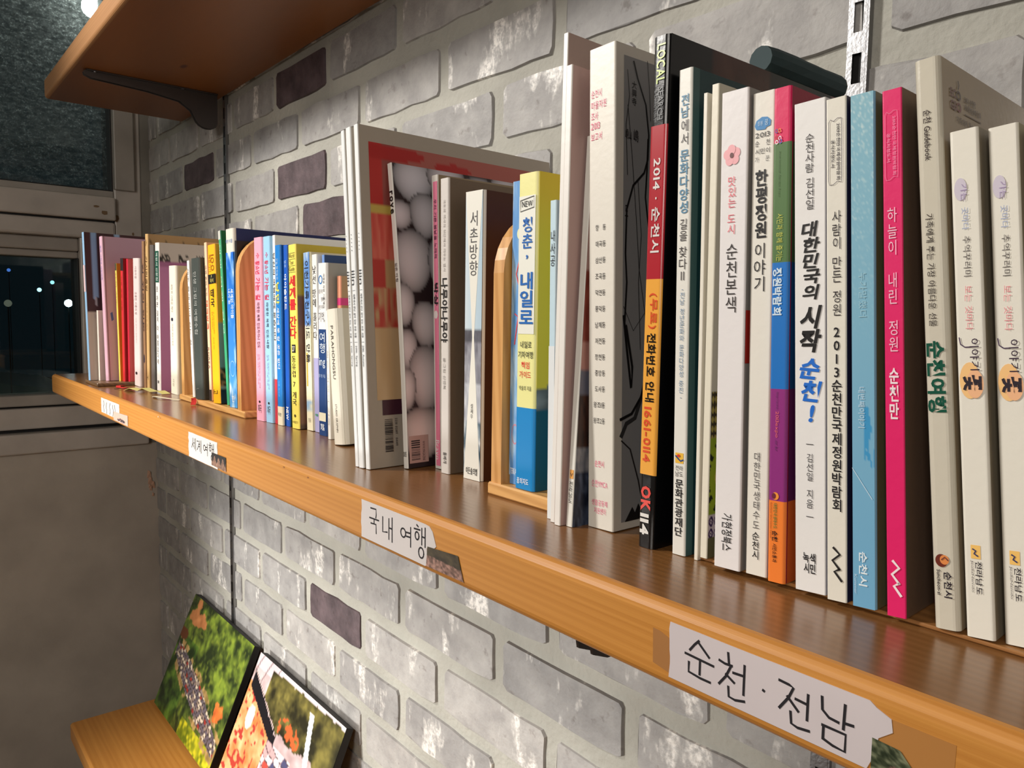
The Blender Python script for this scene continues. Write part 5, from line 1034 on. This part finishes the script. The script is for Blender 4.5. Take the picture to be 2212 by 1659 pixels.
# second: domestic travel
GUK = [[(0.10, 0.02), (0.60, 0.0), (0.62, 0.22), (0.58, 0.34)], [(0.0, 0.42), (0.85, 0.40)], [(0.42, 0.42), (0.42, 0.60)], [(0.12, 0.62), (0.60, 0.60), (0.62, 0.95)]]
NAE = [[(0.05, 0.10), (0.05, 0.72), (0.45, 0.66)], [(0.60, 0.08), (0.60, 0.92)], [(0.60, 0.45), (0.84, 0.45)], [(0.88, 0.0), (0.88, 0.98)]]
YEO = [[(0.25+0.2*math.cos(a), 0.42+0.2*math.sin(a)) for a in [i*math.pi/6 for i in range(13)]], [(0.50, 0.34), (0.80, 0.32)], [(0.50, 0.52), (0.80, 0.50)], [(0.84, 0.05), (0.84, 0.92)]]
HAENG = [[(0.22, 0.0), (0.34, 0.04)], [(0.02, 0.14), (0.48, 0.12)], [(0.25+0.15*math.cos(a), 0.33+0.12*math.sin(a)) for a in [i*math.pi/6 for i in range(13)]], [(0.62, 0.05), (0.62, 0.55)], [(0.62, 0.30), (0.84, 0.30)], [(0.88, 0.0), (0.88, 0.58)], [(0.58+0.2*math.cos(a), 0.80+0.16*math.sin(a)) for a in [i*math.pi/6 for i in range(13)]]]
t = Tape('tape_label', 'paper tape label with black writing under the light brochures, mid shelf', torn(1.2650, 1.3480, -0.0335, -0.0062, 5, 0.0007, [(1.3530, -0.0068), (1.3565, -0.0095), (1.3605, -0.0180), (1.3580, -0.0200), (1.3500, -0.0215), (1.3505, -0.0325)]), (208, 201, 199))
W2 = 0.0011
t.strokes(hw(1.2770, -0.0095, 0.0150, 0.0180, GUK)+hw(1.2945, -0.0110, 0.0150, 0.0170, NAE)+hw(1.3180, -0.0115, 0.0155, 0.0150, YEO)+hw(1.3350, -0.0088, 0.0150, 0.0215, HAENG), W2)
t.paint([(1.3510, -0.0200), (1.3840, -0.0178), (1.3900, -0.0325), (1.3495, -0.0330)], lambda p, q: (lerp((40, 34, 28), (96, 84, 60), fbm(p*7, q*5, 3)) if q < 0.42+0.15*p else lerp((88, 66, 56), (178, 138, 124), (fbm(p*18, q*10, 5)-0.25)*2)), 40, 24)
# third: world travel
SE = [[(0.28, 0.05), (0.20, 0.5), (0.02, 0.85)], [(0.20, 0.45), (0.42, 0.75)], [(0.40, 0.42), (0.58, 0.42)], [(0.60, 0.05), (0.60, 0.9)], [(0.85, 0.0), (0.85, 1.0)]]
GYE = [[(0.02, 0.15), (0.40, 0.12), (0.30, 0.55), (0.05, 0.85)], [(0.36, 0.35), (0.58, 0.33)], [(0.34, 0.55), (0.58, 0.53)], [(0.62, 0.05), (0.62, 0.9)], [(0.86, 0.0), (0.86, 1.0)]]
t = Tape('tape_label', 'white paper tape label with black writing, second from the window', torn(0.8680, 0.9620, -0.0345, -0.0068, 8, 0.0012), (212, 206, 200))
t.strokes(hw(0.8790, -0.0115, 0.0165, 0.0135, SE)+hw(0.8970, -0.0115, 0.0165, 0.0135, GYE)+hw(0.9180, -0.0115, 0.0160, 0.0145, YEO)+hw(0.9360, -0.0100, 0.0170, 0.0190, HAENG), 0.00115)
t.paint([(0.9450, -0.0190), (0.9870, -0.0185), (0.9870, -0.0330), (0.9440, -0.0325)], lambda p, q: (30, 26, 24) if q < 0.45+0.25*math.sin(p*22) else lerp((96, 72, 58), (170, 130, 110), vn(p*20, q*8)), 30, 16)
t = Tape('tape_label', 'small white tape label with faint lines of writing, nearest the window', torn(0.4350, 0.5500, -0.0300, -0.0075, 11, 0.001), (212, 206, 198))
t.strokes([[(x+0.002*math.sin(k*2.1+i), -0.0115-0.0045*k*0.9+(-0.001 if (k+i) % 2 else 0)) for k in range(5)] for i, x in enumerate((0.452, 0.470, 0.492, 0.512, 0.524))], 0.0022, (90, 84, 84))
t.paint([(0.5150, -0.0210), (0.5980, -0.0185), (0.5980, -0.0335), (0.5150, -0.0335)], lambda p, q: (70, 62, 66) if (p-0.55)**2*4+(q-0.75)**2*8 < 0.3 and vn(p*16, q*12) > 0.35 else (222, 172, 156), 24, 14)
# scuff spots on the shelf edge
for i, (x, z, c_) in enumerate(((0.748, -0.0035, (236, 214, 190)), (0.756, -0.0040, (150, 110, 80)), (1.128, -0.0052, (150, 96, 44)), (1.176, -0.0060, (140, 86, 40)))):
    P = [(x+0.0022*rr.uniform(0.5, 1)*math.cos(a), z+0.0010*rr.uniform(0.5, 1)*math.sin(a)) for a in [k*math.pi/4 for k in range(8)]]
    Tape('scuff', ['pale chip on the shelf edge between the two left tape labels', 'small brown nick just right of the pale chip', 'brown knot mark on the shelf edge left of centre', 'second brown knot mark, right of the first, on the shelf edge'][i], P, c_, 0.00008, 'mark')

# ------------------------------------------------------------------ picture panels on the lower shelf
def panel(x0, x1, label, fn, nx=120, nz=90):
    L_ = math.hypot(0.092, 0.2205); ang = -math.atan2(0.092, 0.2205)
    o = empty('picture_panel', ((x0+x1)/2, 0.1615, -0.7146), (ang, 0, 0), label, 'picture'); w_ = x1-x0
    bevbox('board', (-w_/2, 0.0004, 0), (w_/2, 0.0135, L_), mat((24, 20, 18), 0.6), o, 0.0008, 1)
    V = []; cols = []
    for j in range(nz+1):
        for i in range(nx+1):
            p, q = i/nx, j/nz; V.append((-w_/2+w_*p, -0.0002, L_*(1-q))); cols.append(fn(p, q))
    F = [(j*(nx+1)+i, (j+1)*(nx+1)+i, (j+1)*(nx+1)+i+1, j*(nx+1)+i+1) for j in range(nz) for i in range(nx)]
    c = obj('photo_print', V, F, attr_mat(0.3), o); setcol(c.data, cols)
def p_forest(p, q):
    n = fbm(p*16, q*12, 1); n2 = vn(p*42, q*32, 4)
    c = lerp((34, 46, 22), (120, 140, 48), (n-0.28)*2.1)
    c = lerp(c, (168, 178, 60), (n2-0.62)*1.2)
    if p < 0.34 and 0.34 < q: c = lerp((26, 44, 18), (98, 132, 44), (n-0.3)*2)
    if (p-0.18)**2*5+(q-0.16)**2*26 < 0.10+0.28*(n-0.5) or (p-0.14)**2*20+(q-0.05)**2*60 < 0.08+0.2*(n-0.5): c = lerp((140, 84, 46), (212, 142, 88), n)
    if (p-0.05)**2*18+(q-0.34)**2*40 < 0.1: c = (96, 52, 28)
    if q > 0.86 and p > 0.45: c = lerp((90, 104, 20), (208, 196, 40), (n2-0.2)*1.4)
    mid = 0.46+0.38*p; hw_ = 0.05+0.055*math.sin(min(p*3.2, 3.1))+0.03*(n-0.5)
    d = q-mid
    if abs(d) < hw_+0.05 and p > 0.03: 
        if n > 0.5: c = lerp((120, 100, 56), (186, 150, 96), n2)
    if abs(d) < hw_ and 0.03 < p < 0.98:
        gx = p*26+q*9+0.4*n; gy = q*34-p*11; a = _h(int(gx), int(gy//1), 7); c = (58, 50, 46) if (gx % 1 < 0.16 or gy % 1 < 0.2) else ((100, 90, 98) if a > 0.5 else ((206, 188, 166) if a > 0.24 else ((140, 120, 110) if a > 0.08 else (150, 50, 44))))
    if (p-0.86)**2*14+(q-0.60)**2*18 < 0.07+0.25*(n-0.5): c = lerp((176, 84, 40), (224, 130, 60), n2)
    return c
def p_vill(p, q):
    n = fbm(p*14, q*12, 11); n2 = vn(p*40, q*36, 12)
    c = lerp((176, 150, 150), (222, 204, 204), n*1.3-0.2)
    if q < 0.10: c = lerp((196, 180, 184), (226, 216, 218), n)
    if abs((p*9+q*3) % 1-0.5) < 0.04 and p < 0.35: c = (120, 96, 96)
    if 0.20 < p and q < 0.38-0.16*abs(p-0.55)+0.06*(n-0.5) and q > 0.015+0.20*max(0, 0.36-p)+0.05*(n-0.4): c = lerp((40, 38, 22), (132, 122, 62), (n-0.3)*2)
    if (p-0.55)**2*8+(q-0.30)**2*24 < 0.10+0.3*(n-0.5) and n2 > 0.4: c = (212, 96, 50)
    r = 0.10+0.62*p
    if 0.02 < p < 0.45 and r < q < r+0.13-0.08*p: c = (22, 20, 26) if q > r+0.02 else ((230, 200, 196) if int(p*110) % 2 else (22, 20, 26))
    elif q > r+0.1 and p < 0.5:
        c = lerp((196, 120, 66), (238, 190, 140), (n-0.2)*1.6)
        if n2 > 0.72: c = (176, 60, 50)
        if (p-0.13)**2*60+(q-0.42)**2*16 < 0.12: c = (214, 214, 200)
    if q > 0.44 and p > 0.38:
        gx = p*15+q*5; gy = q*17-p*6+0.5*n; a = _h(int(gx), int(gy//1), 9)
        c = (84, 66, 70) if gy % 1 < 0.14 else ((232, 222, 222) if a > 0.5 else ((196, 160, 160) if a > 0.22 else ((76, 76, 110) if a > 0.1 else (190, 76, 64))))
        if gx % 1 < 0.08: c = (150, 120, 124)
    if abs(p-(0.70+0.28*(q-0.10))) < 0.022 and 0.08 < q < 0.6: c = (236, 240, 240)
    return c
panel(0.046, 0.388, 'left photo panel of green forest with a village of grey roofs', p_forest)
panel(0.420, 0.752, 'right photo panel of a village street with tiled roof and trees', p_vill)

# ------------------------------------------------------------------ ribbons lying on the shelf
def strip(name, label, pts, w_, col, cat='ribbon', parent=None):
    V = []; F = []; n = len(pts)
    for i, p in enumerate(pts):
        a = pts[max(0, i-1)]; c = pts[min(n-1, i+1)]; dx, dy = c[0]-a[0], c[1]-a[1]; L_ = math.hypot(dx, dy) or 1
        V += [(p[0]-dy/L_*w_/2, p[1]+dx/L_*w_/2, p[2]), (p[0]+dy/L_*w_/2, p[1]-dx/L_*w_/2, p[2]),
              (p[0]-dy/L_*w_/2, p[1]+dx/L_*w_/2, p[2]-0.0006), (p[0]+dy/L_*w_/2, p[1]-dx/L_*w_/2, p[2]-0.0006)]
    for i in range(n-1):
        j = 4*i; F += [(j, j+1, j+5, j+4), (j+2, j+6, j+7, j+3), (j, j+4, j+6, j+2), (j+1, j+3, j+7, j+5)]
    F += [(0, 2, 3, 1), (4*n-4, 4*n-3, 4*n-1, 4*n-2)]
    o = obj(name, V, F, mat(col, 0.6), parent)
    if label: tag(o, label, cat)
    return o
strip('bookmark_ribbon', 'red ribbon end lying on the shelf near the red books', [(0.335, 0.055, 0.0012), (0.350, 0.043, 0.0025), (0.365, 0.040, 0.0015), (0.385, 0.046, 0.0012)], 0.007, (206, 34, 40))
strip('bookmark_ribbon', 'thin black cord end lying below the kraft book', [(0.385, 0.030, 0.0010), (0.400, 0.038, 0.0022), (0.425, 0.052, 0.0020), (0.450, 0.070, 0.0012)], 0.0022, (30, 26, 26))
strip('bookmark_ribbon', 'crumpled pale yellow gauze ribbon in front of the green labelled book', [(0.425, 0.040, 0.0012), (0.440, 0.044, 0.006), (0.455, 0.052, 0.003), (0.468, 0.056, 0.0075), (0.482, 0.064, 0.003), (0.500, 0.070, 0.0050), (0.515, 0.074, 0.0012)], 0.013, (206, 196, 120))
strip('bookmark_ribbon', 'short curled white ribbon on the shelf before the far rack', [(0.545, 0.048, 0.0010), (0.560, 0.046, 0.0030), (0.590, 0.052, 0.0030), (0.610, 0.066, 0.0012)], 0.005, (226, 216, 190))
strip('bookmark_ribbon', 'red tassel hanging at the foot of the dark green book', [(0.672, 0.0662, 0.0095), (0.675, 0.0655, 0.0055), (0.679, 0.0630, 0.0012)], 0.0065, (206, 40, 30))

# ------------------------------------------------------------------ lettering, all glyphs in one pass
keys = set()
for _, items, *_r in text_jobs:
    for it in items:
        bo = it[6] if len(it) > 6 else 0.0
        for ch in it[0]:
            if ch != ' ': keys.add((ch, bo))
make_glyphs(sorted(keys))
for j in text_jobs: j[0]._text(*j[1:])
